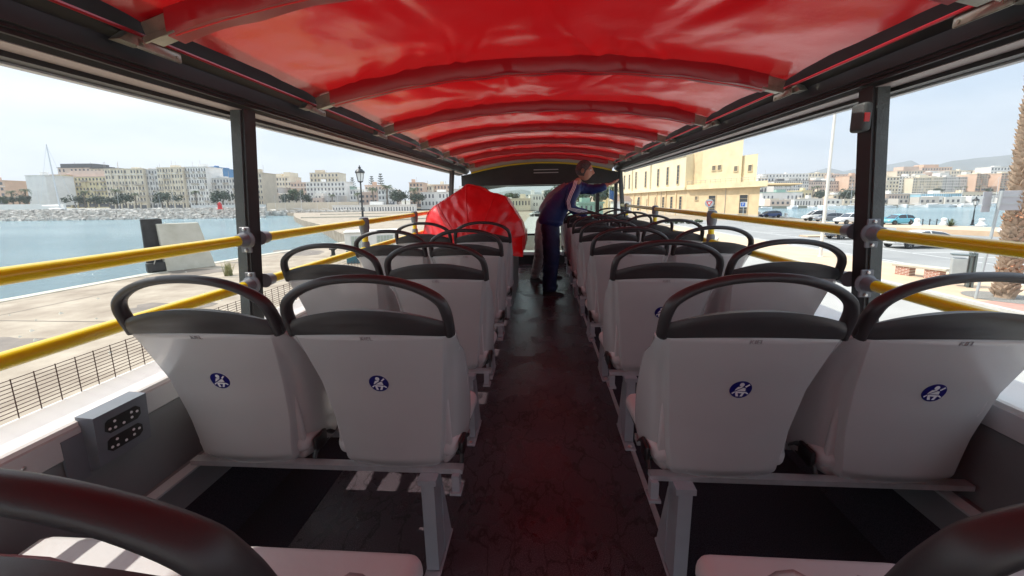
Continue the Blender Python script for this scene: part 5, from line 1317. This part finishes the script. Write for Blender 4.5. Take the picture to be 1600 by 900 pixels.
for i, px in enumerate((1195, 1240, 1268, 1296, 1330, 1390, 1412, 1436, 1458, 1480, 1500, 1514, 1534, 1556)):
    boat(px, 323, 219, 8 + (i * 3) % 5, i % 3 == 1, 'white %s %s' % ('sailing boat' if i % 3 == 1 else 'motor boat', mlab[i]), i * .7, z=SEA)
for i, (px, k, h) in enumerate(((22, 0, 20), (32, 1, 17), (44, 0, 22), (8, 2, 14), (118, 1, 16), (134, 0, 20), (150, 1, 16), (172, 1, 14), (184, 0, 22), (198, 1, 18), (214, 0, 17), (254, 0, 18), (264, 1, 20), (308, 0, 20), (350, 1, 22))):
    lbp = ['right of the orange building at the far left', 'second right of the orange building at far left', 'left of the white gable', 'in front of the orange building', 'before the left of the yellow block', 'before the middle of the yellow block', 'before the right of the yellow block', 'before the gap between yellow and cream blocks', 'before the left part of the cream block', 'before the middle of the cream block', 'before the right part of the cream block', 'before the narrow grey block', 'before the left edge of the tall cream block', 'before the pale block with roof terrace', 'beside the red beacon']
    kind = [PALMS[0], TREES[1], TREES[0]][k]
    place_tree(kind, px, 325, 205, h, '%s tree on the left promenade %s' % ('palm' if k == 0 else 'bushy green', lbp[i]), 'trees along the left promenade')
for i, (px, k, h) in enumerate(((452, 1, 16), (464, 2, 20), (474, 1, 15), (520, 0, 14), (560, 0, 16), (584, 0, 22), (606, 0, 25), (622, 1, 20), (634, 1, 18), (648, 0, 22), (655, 1, 16))):
    lbp = ['before the right of the cream mansion', 'before the left of the reddish block', 'before the right of the reddish block', 'before the white arcaded building', 'directly left of the lantern post', 'before the orange tiled villa', 'before the white villa with dark arch', 'right of the white villas', 'left of the orange tower block', 'before the orange tower block', 'left of the long white pavilion']
    place_tree([PALMS[1], TREES[1], TREES[0]][k], px, 322, 226, h, '%s tree %s' % ('palm' if k == 0 else 'green', lbp[i]), 'trees along the left promenade')
place_tree(PINE, 583, 318, 300, 42, 'tall tiered pine right of the street lamp, the shorter of two on the skyline'); place_tree(PINE, 597, 318, 300, 46, 'tallest tiered pine on the skyline, above the white villas'); place_tree(PINE, 553, 318, 290, 40, 'dark tiered pine left of the street lamp')
for i, (px, py, h, k, lb_) in enumerate(((1269, 312, 20, 0, 'tall palm between the light pole and the small yellow warehouse, left'), (1276, 312, 22, 0, 'tall palm in a pair behind the white hall'), (1282, 316, 20, 1, 'dark bushy tree left of the light pole'), (1318, 318, 24, 1, 'large olive tree right of the light pole'), (1492, 303, 11, 0, 'palm above the blue glazed hall'), (1500, 303, 11, 0, 'second palm above the blue glazed hall'), (1508, 303, 12, 0, 'palm above the low cream hall'), (1466, 303, 10, 1, 'low tree above the left half of the blue hall'), (1528, 303, 12, 0, 'palm above the road signs'), (1545, 303, 10, 1, 'low tree behind the road signs'))):
    place_tree([PALMS[2], TREES[1]][k], px, py, 262, h, lb_)
# trees and low buildings seen through the windscreen
for i, (px, py, dp, h, k, lb_) in enumerate(((776, 325, 190, 20, 1, 'green tree seen through the windscreen at the far left'), (792, 325, 180, 24, 0, 'tree seen through the windscreen left of the middle'), (806, 322, 210, 22, 1, 'round tree in the middle of the windscreen'), (823, 322, 230, 18, 0, 'small tree in the windscreen behind the pale hall'), (868, 330, 120, 40, 1, 'big tree seen through the windscreen behind the bending person'), (905, 330, 90, 44, 0, 'leafy tree seen between the man and the front post'), (922, 330, 95, 46, 1, 'leafy tree under the raised arm of the man in blue'), (936, 330, 100, 44, 0, 'leafy tree beside the front right post'))):
    place_tree([TREES[0], TREES[1]][k], px, py, dp, h, lb_)
place_tree(PALMS[1], 957, 330, 100, 40, 'palm tree between the two front right posts')
far_building(828, 850, 305, 180, 'white', 'white hall seen through the windscreen right of the middle', 325, 2, 5)
far_building(795, 829, 311, 175, 'cream', 'low cream hall seen through the windscreen', 325, 1, 7)
far_building(850, 900, 298, 200, 'white', 'white block with cranes hidden behind the bending person', 325, 3, 8)
far_building(905, 942, 318, 80, 'green', 'low pale green wall building seen under the raised arm', 334, 1, 5)
# flag and red stall near front right
fg = thing('flag', 'blue flag on a short pole between the front right posts', 'flag', at(951, 335, 60)); MB().tube([(0, 0, 0), (0, 0, 4)], .04, 6).build('flag_pole', M['mast'], fg)
MB().grid(lambda u, v: Vector((u * 1.1, .12 * sin(u * 6 + v), 2.4 + v * 1.3 - .5 * u)), 8, 6).build('flag_cloth', M['sailblue'], fg, 'all', fix=False)
stl = thing('market_stall', 'small stall with orange red roof beside the yellow building end', 'stall', at(958, 334, 70)); MB().box(0, 3, 0, 3, 0, 2.2).build('stall_wall', BM['white'], stl); MB().prism([(-.3, 2.2), (3.3, 2.2), (2.6, 3.1), (.4, 3.1)], -.3, 3.3, 'y').build('stall_roof', BM['orange'], stl)

# ---- yellow harbour building
M['byel'] = pbr('yellow_render', (.72, .60, .38), .85, vary=.10, vscale=.5, detail=7); M['borange'] = pbr('ochre_render', (.66, .51, .31), .85, vary=.12, vscale=.5, detail=7); M['bcream'] = pbr('cream_render', (.70, .62, .43), .85, vary=.08, vscale=.4, detail=7)
P0 = Vector((45.3, 87, 0)); P1 = Vector((36.8, 104.5, 0)); P2 = Vector((26.5, 175, 0))
yb_ = thing('harbour_building', 'long yellow two-storey harbour building with a tower, balcony and rows of tall narrow windows', 'building', (0, 0, 0))
def inward(a, b, d): n = Vector((-(b - a).y, (b - a).x, 0)).normalized() * d; return n
n01 = -inward(P0, P1, 1); n12 = -inward(P1, P2, 1)     # pointing away from the harbour side
if n01.x < 0: n01 = -n01
if n12.x < 0: n12 = -n12
n01 = Vector((.36, .93, 0)).normalized()      # the end wall turns away from the bus
def wallblock(a, b, nn, deep, z0, z1, name, mat): 
    return MB().add([(*(p.xy), z) for z in (z0, z1) for p in (a, b, b + nn * deep, a + nn * deep)], [(0, 1, 2, 3), (4, 5, 6, 7), (0, 1, 5, 4), (1, 2, 6, 5), (2, 3, 7, 6), (3, 0, 4, 7)]).build(name, mat, yb_)
zb1 = 3.9
wallblock(P0, P1, n01, 16, G, zb1, 'lower_wall', M['borange']); wallblock(P1, P2, n12, 16, G, zb1, 'lower_wall', M['borange'])
e01 = (P1 - P0).normalized(); e12 = (P2 - P1).normalized()
bal_ = wallblock(P0 - n01 * 1.2 - e01 * 1.4, P1 - n01 * 1.2 + e01 * .2, n01, 17, zb1, zb1 + 1.15, 'balcony', M['byel'])
wallblock(P1 - n12 * .7, P2 - n12 * .7, n12, 15, zb1, zb1 + .75, 'cornice', M['bcream'])
rl_ = MB(); 
for zz in (zb1 + 1.6, zb1 + 2.05): rl_.tube([tuple((P0 - n01 * 1.0 - e01 * 1.2).xy) + (zz,), tuple((P1 - n01 * 1.0).xy) + (zz,)], .05, 5)
for k in range(16): p = (P0 - n01 * 1.0 - e01 * 1.2).lerp(P1 - n01, k / 15); rl_.tube([(p.x, p.y, zb1 + 1.1), (p.x, p.y, zb1 + 2.05)], .04, 5)
rl_.build('balcony_rail', M['shutter'], bal_)
cp_ = MB().add([tuple((P0 - n01 * 1.6 - e01 * k).xy) + (z,) for k in (1.4,) for z in (zb1 + .3, zb1 + .6)] + [tuple((P0 - n01 * 1.6 - e01 * 8).xy) + (z,) for z in (zb1 + .1, zb1 + .3)] + [tuple((P0 + n01 * 10 - e01 * k).xy) + (z,) for k, z in ((1.4, zb1 + .3), (1.4, zb1 + .6), (8, zb1 + .1), (8, zb1 + .3))], [(0, 2, 3, 1), (4, 5, 7, 6), (1, 3, 7, 5), (0, 4, 6, 2), (2, 6, 7, 3), (0, 1, 5, 4)]).build('canopy_roof', M['borange'], yb_)
# upper storey of the long wing
Pw = P1 + e12 * 1.2
wallblock(Pw, P2, n12, 13, zb1 + .75, 12.6, 'upper_wall', M['bcream']); wallblock(Pw - n12 * .35, P2 - n12 * .35, n12, 13.7, 12.6, 13.1, 'cornice', M['bcream'])
# recess and tower
def along(a, e, t): return a + e * t
Lf = (P1 - P0).length
wallblock(along(P0, e01, Lf * .70) + n01 * 3.0, P1 + n01 * 3.0 + e01 * 2, n01, 9, zb1 + 1.15, 13.4, 'recess_wall', M['borange'])
tw_ = wallblock(along(P0, e01, Lf * .23) + n01 * 1.2, along(P0, e01, Lf * .78) + n01 * 1.2, n01, 9, zb1 + 1.15, 15.9, 'tower', M['byel'])
wallblock(along(P0, e01, Lf * .21) + n01 * .9, along(P0, e01, Lf * .80) + n01 * .9, n01, 9.6, 15.9, 16.3, 'tower_cornice', M['bcream'])
wallblock(along(P0, e01, Lf * .04) + n01 * 1.8, along(P0, e01, Lf * .235) + n01 * 1.8, n01, 8, zb1 + 1.15, 10.8, 'side_block', M['byel'])
bgl = pbr('building_window', (.05, .055, .06), .2, vary=.2, vscale=1)
bfr = pbr('window_surround', (.62, .50, .32), .8)
def bwin(p, e, nn, w_, z0, z1, arch_=False):
    ang = atan2(e.y, e.x); sgn = 1 if Vector((-e.y, e.x, 0)).dot(nn) > 0 else -1
    o_ = -sgn
    m = MB(); fr_ = MB(); mt = Matrix.Translation((p.x, p.y, 0)) @ Matrix.Rotation(ang, 4, 'Z')
    ys = sorted((o_ * .0, o_ * .05)); ys2 = sorted((o_ * .0, o_ * .14))
    if arch_:
        poly = [(-w_ / 2, z0), (w_ / 2, z0), (w_ / 2, z1 - w_ / 2)] + [(w_ / 2 * cos(a_), z1 - w_ / 2 + w_ / 2 * sin(a_)) for a_ in [pi * i / 8 for i in range(1, 8)]] + [(-w_ / 2, z1 - w_ / 2)]
        m.prism(poly, ys[0], ys[1], 'y', m=mt)
    else: m.box(-w_ / 2, w_ / 2, ys[0], ys[1], z0, z1, m=mt)
    f = .12
    fr_.box(-w_ / 2 - f, -w_ / 2, *ys2, z0, z1 - (w_ / 2 if arch_ else 0), m=mt).box(w_ / 2, w_ / 2 + f, *ys2, z0, z1 - (w_ / 2 if arch_ else 0), m=mt).box(-w_ / 2 - f * 1.6, w_ / 2 + f * 1.6, *sorted((0, o_ * .22)), z0 - .15, z0, m=mt)
    if not arch_: fr_.box(-w_ / 2 - f, w_ / 2 + f, *ys2, z1, z1 + f, m=mt)
    for q in range(1, 5): zz = lerp(z0, z1, q / 5); fr_.box(-w_ / 2, w_ / 2, *sorted((o_ * .051, o_ * .08)), zz - .02, zz + .02, m=mt)
    g_ = m.build('window', bgl, yb_); fr_.build('window_frame', bfr, g_)
for t in (.18, .60): bwin(along(P0, e01, Lf * t), e01, n01, 1.9, G + 1.1 if t > .3 else G + .9, G + 4.9)
bwin(along(P0, e01, Lf * .84), e01, n01, .8, G + 4.0, G + 4.8)
for t in (.52, .60): bwin(along(P0, e01, Lf * t) + n01 * 1.2, e01, n01, .9, 8.2, 9.2)
for s_ in (3, 8, 13, 18): bwin(P1 + e12 * s_, e12, n12, 1.2, G + .9, G + 4.9)
bwin(P1 + e12 * 31, e12, n12, 2.6, G + .6, G + 5.2, True)
for s_ in (24, 38, 44, 50, 56, 62): bwin(P1 + e12 * s_, e12, n12, 1.0, G + .9, G + 4.5)
for s_ in (5, 11, 17, 26, 34, 40, 45, 50, 55, 60, 65): bwin(P1 + e12 * s_, e12, n12, 1.15, 5.6, 10.4 if s_ != 34 else 10.8)
pl_ = MB()
for s_ in (22, 37): pl_.add([tuple((P1 + e12 * a_ - n12 * b_).xy) + (z,) for z in (zb1 + .75, 12.6) for a_, b_ in ((s_, 0), (s_ + 1.4, 0), (s_ + 1.4, .4), (s_, .4))], [(0, 1, 2, 3), (4, 5, 6, 7), (0, 1, 5, 4), (1, 2, 6, 5), (2, 3, 7, 6), (3, 0, 4, 7)])
pl_.build('pilaster', M['bcream'], yb_)
MB().tube([tuple((P1 + e12 * 14.5 - n12 * .1).xy) + (G,), tuple((P1 + e12 * 14.5 - n12 * .1).xy) + (zb1,)], .08, 6).build('drain_pipe', M['shutter'], yb_)
for s_ in range(2, 66, 6): MB().add([tuple((P1 + e12 * a_ - n12 * b_).xy) + (z,) for z in (G, zb1) for a_, b_ in ((s_ + 3.2, 0), (s_ + 3.7, 0), (s_ + 3.7, .25), (s_ + 3.2, .25))], [(0, 1, 2, 3), (4, 5, 6, 7), (0, 1, 5, 4), (1, 2, 6, 5), (2, 3, 7, 6), (3, 0, 4, 7)]).build('pilaster', M['borange'], yb_)
wallblock(P0 - n01 * .12, P1 - n01 * .12, n01, 1, G, G + .8, 'plinth', BM['tan']); wallblock(P1 - n12 * .12, P2 - n12 * .12, n12, 1, G, G + .8, 'plinth', BM['tan'])
MB().tube([tuple((P0 + e01 * Lf * .42 - n01 * .1).xy) + (G,), tuple((P0 + e01 * Lf * .42 - n01 * .1).xy) + (zb1,)], .07, 6).build('drain_pipe', M['shutter'], yb_)
bwin(along(P0, e01, Lf * .30) + n01 * 1.2, e01, n01, .8, 7.6, 8.6); bwin(along(P0, e01, Lf * .12) + n01 * 1.8, e01, n01, .8, 7.4, 8.6)
# shrubs before it
for i, px in enumerate((1040, 1052, 1064, 1078, 1092)):
    p = gp(px, 349 + (i % 2)); t = thing('shrub', 'low green shrub in front of the yellow building, %s' % ['leftmost by the rail joint', 'second from the left of the row', 'middle of the row', 'second from the right of the row', 'rightmost near the give way sign'][i], 'shrub', p, i, 'shrubs before the yellow building')
    t.scale = (.34, .34, .22); inst('stem', TREES[2][0], t); inst('foliage', TREES[2][1], t)
# signs near the building
ys = thing('road_sign', 'round white give way sign with red triangle on a thin pole before the yellow building', 'road sign', gp(1106, 352), radians(-20)); H_ = 3.4
MB().tube([(0, 0, 0), (0, 0, H_ - .2)], .05, 8).build('sign_pole', M['binm'], ys)
pa = MB().lathe([(.62, 0), (.62, .03)], 24, m=Matrix.Translation((0, -.06, H_)) @ Matrix.Rotation(pi / 2, 4, 'X')).build('sign_panel', M['signback'], ys)
def tri(s, y, mat, nm): MB().prism([(-s, s * .58), (s, s * .58), (0, -s * 1.15)], y, y - .01, 'y', m=Matrix.Translation((0, 0, H_))).build(nm, mat, pa)
tri(.46, -.095, rb, 'red_triangle'); tri(.24, -.11, M['offwhite'], 'white_triangle')
ps = thing('road_sign', 'square blue and white parking sign against the right end window of the yellow building', 'road sign', gp(1160, 348), radians(-25))
MB().tube([(0, 0, 0), (0, 0, 3.0)], .05, 8).build('sign_pole', M['binm'], ps)
pp = MB().rbox(-.5, .5, -.08, -.05, 2.6, 3.5, .02, 2).build('sign_panel', M['offwhite'], ps); MB().rbox(-.42, .2, -.095, -.082, 2.75, 3.4, .01, 1).build('blue_square', pbr('sign_blue', (.02, .12, .5), .4), pp)
pt_ = text_mesh('P', .6, M['offwhite'], 'letter', .004)
q = inst('letter', pt_, pp, (-.11, -.10, 3.05)); q.rotation_euler = (pi / 2, 0, 0)
# white stone bollards and chain posts on the promenade
for i, (px, py) in enumerate(((1432, 353), (1474, 352), (1533, 353), (1186, 338), (1228, 340), (1590, 354))):
    t = thing('stone_bollard', 'white domed stone mooring bollard %s' % ['right of the turquoise car', 'between the turquoise car and the lantern lamp', 'right of the lantern lamp', 'at the corner of the yellow building', 'left of the white van at the water edge', 'behind the palm trunk'][i], 'bollard', gp(px, py), 0, 'white stone bollards on the promenade')
    k = 1.0
    MB().lathe([(.95 * k, 0), (.95, .25), (.7, .3), (.45, 1.0), (.55, 1.25), (.52, 1.5), (.3, 1.7), (.02, 1.75)], 14).build('bollard_body', M['stone'], t, True)
    t.scale = (.6,) * 3
for i, px in enumerate((1208, 1214, 1422, 1441, 1452, 1463, 1487)):
    t = thing('chain_post', 'dark post of the water-edge chain fence, %s' % ['left of two by the blue car', 'right of two by the blue car', 'behind the turquoise car tail', 'first right of the first white bollard', 'second right of the first white bollard', 'left of the second white bollard', 'right of the second white bollard'][i], 'post', gp(px, 352 if px > 1300 else 338), 0, 'dark posts of the chain fence')
    t.scale = (.62,) * 3
    MB().lathe([(.09, 0), (.09, 1.2), (.13, 1.25), (.1, 1.4), (.02, 1.45)], 8).build('post', M['iron'], t)
    MB().tube([(0, 0, 1.2), (.8, -.2, .85), (1.6, -.4, 1.2)], .025, 4).build('chain', M['iron'], t)
ag = thing('agave', 'spiky green agave plant beside the second white bollard', 'plant', gp(1485, 354)); m = MB(); r_ = random.Random(4)
for k in range(34):
    a = k * 2.4; el = r_.uniform(.2, 1.3); l_ = r_.uniform(.8, 1.3); d = Vector((cos(a) * cos(el), sin(a) * cos(el), sin(el))); s = Vector((-sin(a), cos(a), 0)) * .07; m.add([s, -s, d * l_ * .6 - s + Vector((0, 0, .02)), d * l_ * .6 + s, d * l_], [(0, 1, 2, 3), (3, 2, 4)])
m.build('leaves', M['leaf'], ag, fix=False)
# low orange wall on promenade
lw = [gp(1400, 362), gp(1600, 372)]
o = MB().box(0, (lw[1] - lw[0]).length, 0, .4, 0, .5).build('low_wall', M['paving']); o.location = lw[0]; o.rotation_euler = (0, 0, atan2((lw[1] - lw[0]).y, (lw[1] - lw[0]).x)); tag(o, 'low sand coloured wall between the car park and the promenade', 'wall')

# ---- cars
M['tyre'] = pbr('tyre_rubber', (.02, .02, .02), .8); M['rim'] = pbr('alloy_rim', (.45, .46, .47), .35, metal=.8); M['headl'] = pbr('headlight_glass', (.6, .62, .64), .1, spec=.8); M['taill'] = pbr('tail_light', (.4, .01, .01), .2)
TY = MB().lathe([(.19, -.1), (.30, -.1), (.325, -.07), (.325, .07), (.30, .1), (.19, .1)], 22, m=Matrix.Rotation(pi / 2, 4, 'X')).mesh('tyre', M['tyre'], True)
rm = MB().lathe([(.05, .09), (.19, .085), (.2, .0), (.02, -.0)], 18, m=Matrix.Rotation(pi / 2, 4, 'X'))
for k in range(5): rm.box(-.03, .03, -.10, -.085, .03, .2, m=Matrix.Rotation(k * 2 * pi / 5, 4, 'Y')); rm.box(-.03, .03, .085, .10, .03, .2, m=Matrix.Rotation(k * 2 * pi / 5, 4, 'Y'))
RM = rm.mesh('rim', M['rim'])
CARS = {
 'hatch': dict(L=4.2, W=.88, body=[(-2.1, .42, .78, .72), (-2.02, .28, .93, .8), (-1.5, .25, .97, .86), (-.5, .22, .96, .88), (.6, .22, .94, .88), (1.2, .25, .90, .86), (1.75, .28, .78, .80), (2.05, .34, .62, .66), (2.1, .42, .55, .6)],
               cab=[(-2.0, .93, .95, .74), (-1.65, .95, 1.38, .66), (-.9, .95, 1.50, .64), (0, .95, 1.49, .64), (.45, .94, 1.40, .63), (1.25, .90, .92, .72)], wb=(-1.3, 1.3)),
 'coupe': dict(L=4.6, W=.92, body=[(-2.3, .45, .78, .74), (-2.2, .3, .9, .82), (-1.5, .25, .95, .9), (-.5, .22, .92, .92), (.6, .22, .90, .92), (1.3, .25, .87, .9), (1.9, .28, .74, .84), (2.2, .34, .62, .72), (2.3, .42, .55, .62)],
               cab=[(-2.05, .90, .93, .74), (-1.4, .93, 1.24, .62), (-.6, .93, 1.34, .6), (0, .92, 1.33, .6), (.45, .90, 1.2, .62), (1.15, .88, .9, .74)], wb=(-1.4, 1.42)),
 'suv': dict(L=4.5, W=.92, body=[(-2.25, .5, .9, .78), (-2.15, .36, 1.05, .85), (-1.5, .32, 1.1, .9), (0, .3, 1.08, .92), (.9, .32, 1.06, .92), (1.6, .34, 1.0, .88), (2.1, .4, .85, .78), (2.25, .5, .7, .7)],
             cab=[(-2.15, 1.05, 1.1, .78), (-1.85, 1.08, 1.6, .7), (-.9, 1.08, 1.68, .68), (.1, 1.08, 1.66, .68), (.5, 1.07, 1.55, .68), (1.05, 1.04, 1.06, .76)], wb=(-1.4, 1.4)),
 'van': dict(L=4.6, W=.94, body=[(-2.3, .45, 1.2, .88), (-2.25, .32, 1.25, .9), (-1, .3, 1.2, .94), (.8, .3, 1.15, .94), (1.4, .32, 1.05, .9), (2.0, .38, .9, .82), (2.3, .48, .7, .72)],
             cab=[(-2.28, 1.2, 1.75, .80), (-2.1, 1.2, 1.9, .8), (-.9, 1.2, 1.92, .8), (.2, 1.18, 1.9, .8), (.7, 1.13, 1.72, .76), (1.5, 1.02, 1.06, .8)], wb=(-1.4, 1.45)),
}
def car(kind, loc, heading, colr, label, name='parked_car', cat='car', group='cars parked between the road and the water', topless=False):
    K = CARS[kind]; paint = pbr('car_paint_' + name, colr, .3, coat=.6, metal=.0)
    t = thing(name, label, cat, loc, heading, group)
    m = MB(); n = 10; vs = []; fs = []
    def ring(x, z0, z1, w_): 
        h = z1 - z0
        return [(x, -w_ * .86, z0), (x, -w_, z0 + .12), (x, -w_ * 1.0, z0 + h * .55), (x, -w_ * .965, z1 - .06), (x, -w_ * .86, z1), (x, w_ * .86, z1), (x, w_ * .965, z1 - .06), (x, w_, z0 + h * .55), (x, w_, z0 + .12), (x, w_ * .86, z0)]
    xs = []; B_ = K['body']
    for i in range(len(B_) - 1):
        for k in range(3): xs.append(tuple(lerp(p, q, k / 3) for p, q in zip(B_[i], B_[i + 1])))
    xs.append(B_[-1])
    for s_ in xs:
        z0 = s_[1]
        for wx in K['wb']:
            if abs(s_[0] - wx) < .36: z0 = max(z0, .05 + sqrt(max(0, .40 ** 2 - (s_[0] - wx) ** 2)) + .3 - .12)
        vs += ring(s_[0], z0, s_[2], s_[3])
    for i in range(len(xs) - 1):
        for j in range(n): fs.append((i * n + j, i * n + (j + 1) % n, (i + 1) * n + (j + 1) % n, (i + 1) * n + j))
    fs += [tuple(range(n)), tuple((len(xs) - 1) * n + j for j in range(n))]
    body = m.add(vs, fs).build('body', paint, t, True)
    Cb = K['cab']; vs = []; fs = []
    for x, zb_, zr, w_ in Cb: vs += [(x, -lerp(K['W'] * .9, w_, 0) if zr - zb_ > .2 else -w_, zb_ - .05), (x, -w_, zr - .04), (x, -w_ * .8, zr), (x, w_ * .8, zr), (x, w_, zr - .04), (x, lerp(K['W'] * .9, w_, 0) if zr - zb_ > .2 else w_, zb_ - .05)]
    for i in range(len(Cb) - 1):
        for j in range(6): fs.append((i * 6 + j, i * 6 + (j + 1) % 6, (i + 1) * 6 + (j + 1) % 6, (i + 1) * 6 + j))
    fs += [tuple(range(6)), tuple((len(Cb) - 1) * 6 + j for j in range(6))]
    gl = MB().add(vs, fs).build('windows', M['glassdark'], t, True)
    rf = MB(); vs = []; fs = []
    tops = [c for c in Cb if c[2] - c[1] > .25]
    for x, zb_, zr, w_ in tops: vs += [(x, -w_ * 1.01, zr - .055), (x, -w_ * .8, zr + .012), (x, w_ * .8, zr + .012), (x, w_ * 1.01, zr - .055)]
    for i in range(len(tops) - 1):
        for j in range(3): fs.append((i * 4 + j, i * 4 + j + 1, (i + 1) * 4 + j + 1, (i + 1) * 4 + j))
    rf.add(vs, fs)
    for sg_ in (-1, 1):
        for (i, j) in ((0, 1), (len(Cb) - 1, len(Cb) - 2)):
            a_, b_ = Cb[i], Cb[j]; rf.tube([(a_[0], sg_ * a_[3], a_[2]), (b_[0], sg_ * b_[3], b_[2] - .02)], .035, 5)
        x = Cb[2][0] + .25; rf.tube([(x, sg_ * K['W'] * .9, Cb[2][1] - .03), (x, sg_ * Cb[2][3], Cb[2][2] - .03)], .035, 5)
        if kind == 'van': rf.box(*sorted((-2.2, -.35)), *sorted((sg_ * .79, sg_ * .87)), 1.15, 1.84)
    rf.build('roof', paint, t, True, fix=False)
    for wx in K['wb']:
        for sg_ in (-1, 1):
            ww = thing('wheel', '', '', (wx, sg_ * (K['W'] - .10), .325)); ww.parent = t
            del ww['label']; del ww['category']
            ww2 = inst('tyre', TY, ww); inst('rim', RM, ww)
    xh = B_[-1][0]
    for sg_ in (-1, 1):
        MB().rbox(xh - .28, xh - .02, *sorted((sg_ * .45, sg_ * .72)), .58, .72, .03, 2).build('headlight', M['headl'], t, True)
        MB().rbox(B_[0][0] - .0, B_[0][0] + .15, *sorted((sg_ * .5, sg_ * .74)), .72, .86, .02, 1).build('tail_light', M['taill'], t)
        MB().rbox(Cb[-1][0] - .35, Cb[-1][0] - .2, *sorted((sg_ * K['W'] * .98, sg_ * (K['W'] + .16))), .95, 1.08, .03, 1).build('wing_mirror', paint, t)
    return t
CP = G + .006
car('coupe', Vector((29.2, 33.0, CP)), radians(186), (.70, .70, .69), 'white car parked in the near row right of the pillar, front to the left')
c2 = gp(1320, 374); car('coupe', Vector((c2.x + .8, c2.y + .3, CP)), radians(176), (.10, .11, .13), 'dark grey car mostly behind the right pillar under the yellow rail')
c3 = gp(1277, 345); car('van', Vector((c3.x, c3.y, CP)), radians(170), (.72, .72, .70), 'small white van near the water left of the light pole', 'parked_van', 'van')
c4 = gp(1308, 347); car('hatch', Vector((c4.x - .3, c4.y + 1.5, CP)), radians(178), (.14, .15, .17), 'dark grey hatchback between the white van and the white off-roader')
c5 = gp(1328, 350); car('suv', Vector((c5.x, c5.y, CP)), radians(188), (.70, .70, .69), 'white off-roader just left of the right pillar')
c6 = gp(1203, 340); car('hatch', Vector((c6.x, c6.y, CP)), radians(186), (.02, .05, .18), 'dark blue car at the right end of the yellow building')
c7 = gp(1401, 351); car('hatch', Vector((c7.x, c7.y, CP)), radians(190), (.12, .42, .55), 'turquoise small car at the water edge right of the pillar')
c8 = gp(1600, 371); car('suv', Vector((c8.x + .6, c8.y, CP)), radians(175), (.70, .70, .69), 'white car partly hidden behind the palm trunk')
c9 = at(838, 336, 110); c9.z = CP; car('hatch', c9, radians(200), (.55, .55, .50), 'pale car on the road ahead seen through the windscreen')
# cream islands of the car park
for i, (px, py) in enumerate(((1262, 371), (1250, 352))):
    p = gp(px, py); struct(MB().box(p.x, p.x + 4, p.y, p.y + 1.4, G, G + .14).build('kerb_island', M['paving']))

# distant town: houses too small and many to tell apart
tm = bpy.data.materials.new('town_render'); tm.use_nodes = True; tn, tl_ = tm.node_tree.nodes, tm.node_tree.links; b_ = tn['Principled BSDF']; b_.inputs['Roughness'].default_value = .9
gi = tn.new('ShaderNodeNewGeometry'); tr_ = tn.new('ShaderNodeValToRGB'); tr_.color_ramp.interpolation = 'CONSTANT'; els = tr_.color_ramp.elements
els[0].color = (.70, .68, .63, 1); els[1].position = .3; els[1].color = (.62, .55, .44, 1)
for p_, c_ in ((.5, (.60, .48, .40, 1)), (.66, (.74, .73, .70, 1)), (.82, (.50, .47, .43, 1)), (.92, (.58, .42, .33, 1))): e_ = els.new(p_); e_.color = c_
tl_.new(gi.outputs['Random Per Island'], tr_.inputs[0]); tl_.new(tr_.outputs[0], b_.inputs['Base Color'])
def town(px0, px1, d0, d1, n, hgt, seed, ground):
    r = random.Random(seed); m = MB(); wv = MB()
    for _ in range(n):
        px = r.uniform(px0, px1); dp = r.uniform(d0, d1); p = at(px, 316, dp); z = ground(px, dp); w_ = r.uniform(5, 12); h = r.uniform(.6, 1) * hgt; rz = Matrix.Translation((p.x, p.y, z - 2)) @ Matrix.Rotation(r.uniform(-.3, .3), 4, 'Z')
        m.box(-w_ / 2, w_ / 2, 0, 9, 0, h + 2, m=rz)
        for i in range(int(h // 3)):
            for j in range(int(w_ // 2.6)): wv.box(-w_ / 2 + .9 + j * 2.6, -w_ / 2 + 2.1 + j * 2.6, -.05, 0, 3 + i * 3, 4.5 + i * 3, m=rz)
    o = m.build('distant_town', tm); o['kind'] = 'stuff'; w2 = wv.build('distant_windows', M['win'], o); w2['kind'] = 'stuff'
def hz_(px, dp): v = (dp - 250) / 270; return G + 27 * smooth01((v - .05) / .8) * (.75 + .25 * smooth01((px - 1200) / 300))
town(1190, 1640, 345, 500, 150, 9, 2, hz_)
town(1190, 1640, 236, 262, 34, 5, 3, lambda a, b: G)
town(415, 760, 240, 330, 50, 11, 4, lambda a, b: G + 1)
town(745, 960, 170, 300, 36, 9, 5, lambda a, b: G)
st_ = [(gp(470, 341), gp(640, 338)), (gp(545, 349), gp(700, 340)), (gp(500, 336), gp(720, 331))]
for a_, b_2 in st_:
    d = (b_2 - a_); o = MB().box(0, d.length, 0, .8, 0, .35).build('quay_step', M['concrete']); o.location = a_; o.rotation_euler = (0, 0, atan2(d.y, d.x)); struct(o)

# ================================================================== sea haze
hz = MB().box(-6100, 6100, -3100, 9100, -7.5, 520).build('haze', pbr('haze_air', (1, 1, 1)), None)
hz['kind'] = 'stuff'
hm = hz.data.materials[0]; hn = hm.node_tree.nodes; hn.clear(); ho_ = hn.new('ShaderNodeOutputMaterial'); pv = hn.new('ShaderNodeVolumePrincipled')
pv.inputs['Color'].default_value = (.93, .96, 1, 1); pv.inputs['Density'].default_value = .00028; pv.inputs['Anisotropy'].default_value = .1
hm.node_tree.links.new(pv.outputs[0], ho_.inputs['Volume'])

# ------------------------------------------------------------------ set the bus and all it carries on its tilted springs
bpy.context.view_layer.update()
for o in BUS:
    o.matrix_world = TILT @ o.matrix_world
bpy.context.view_layer.update()
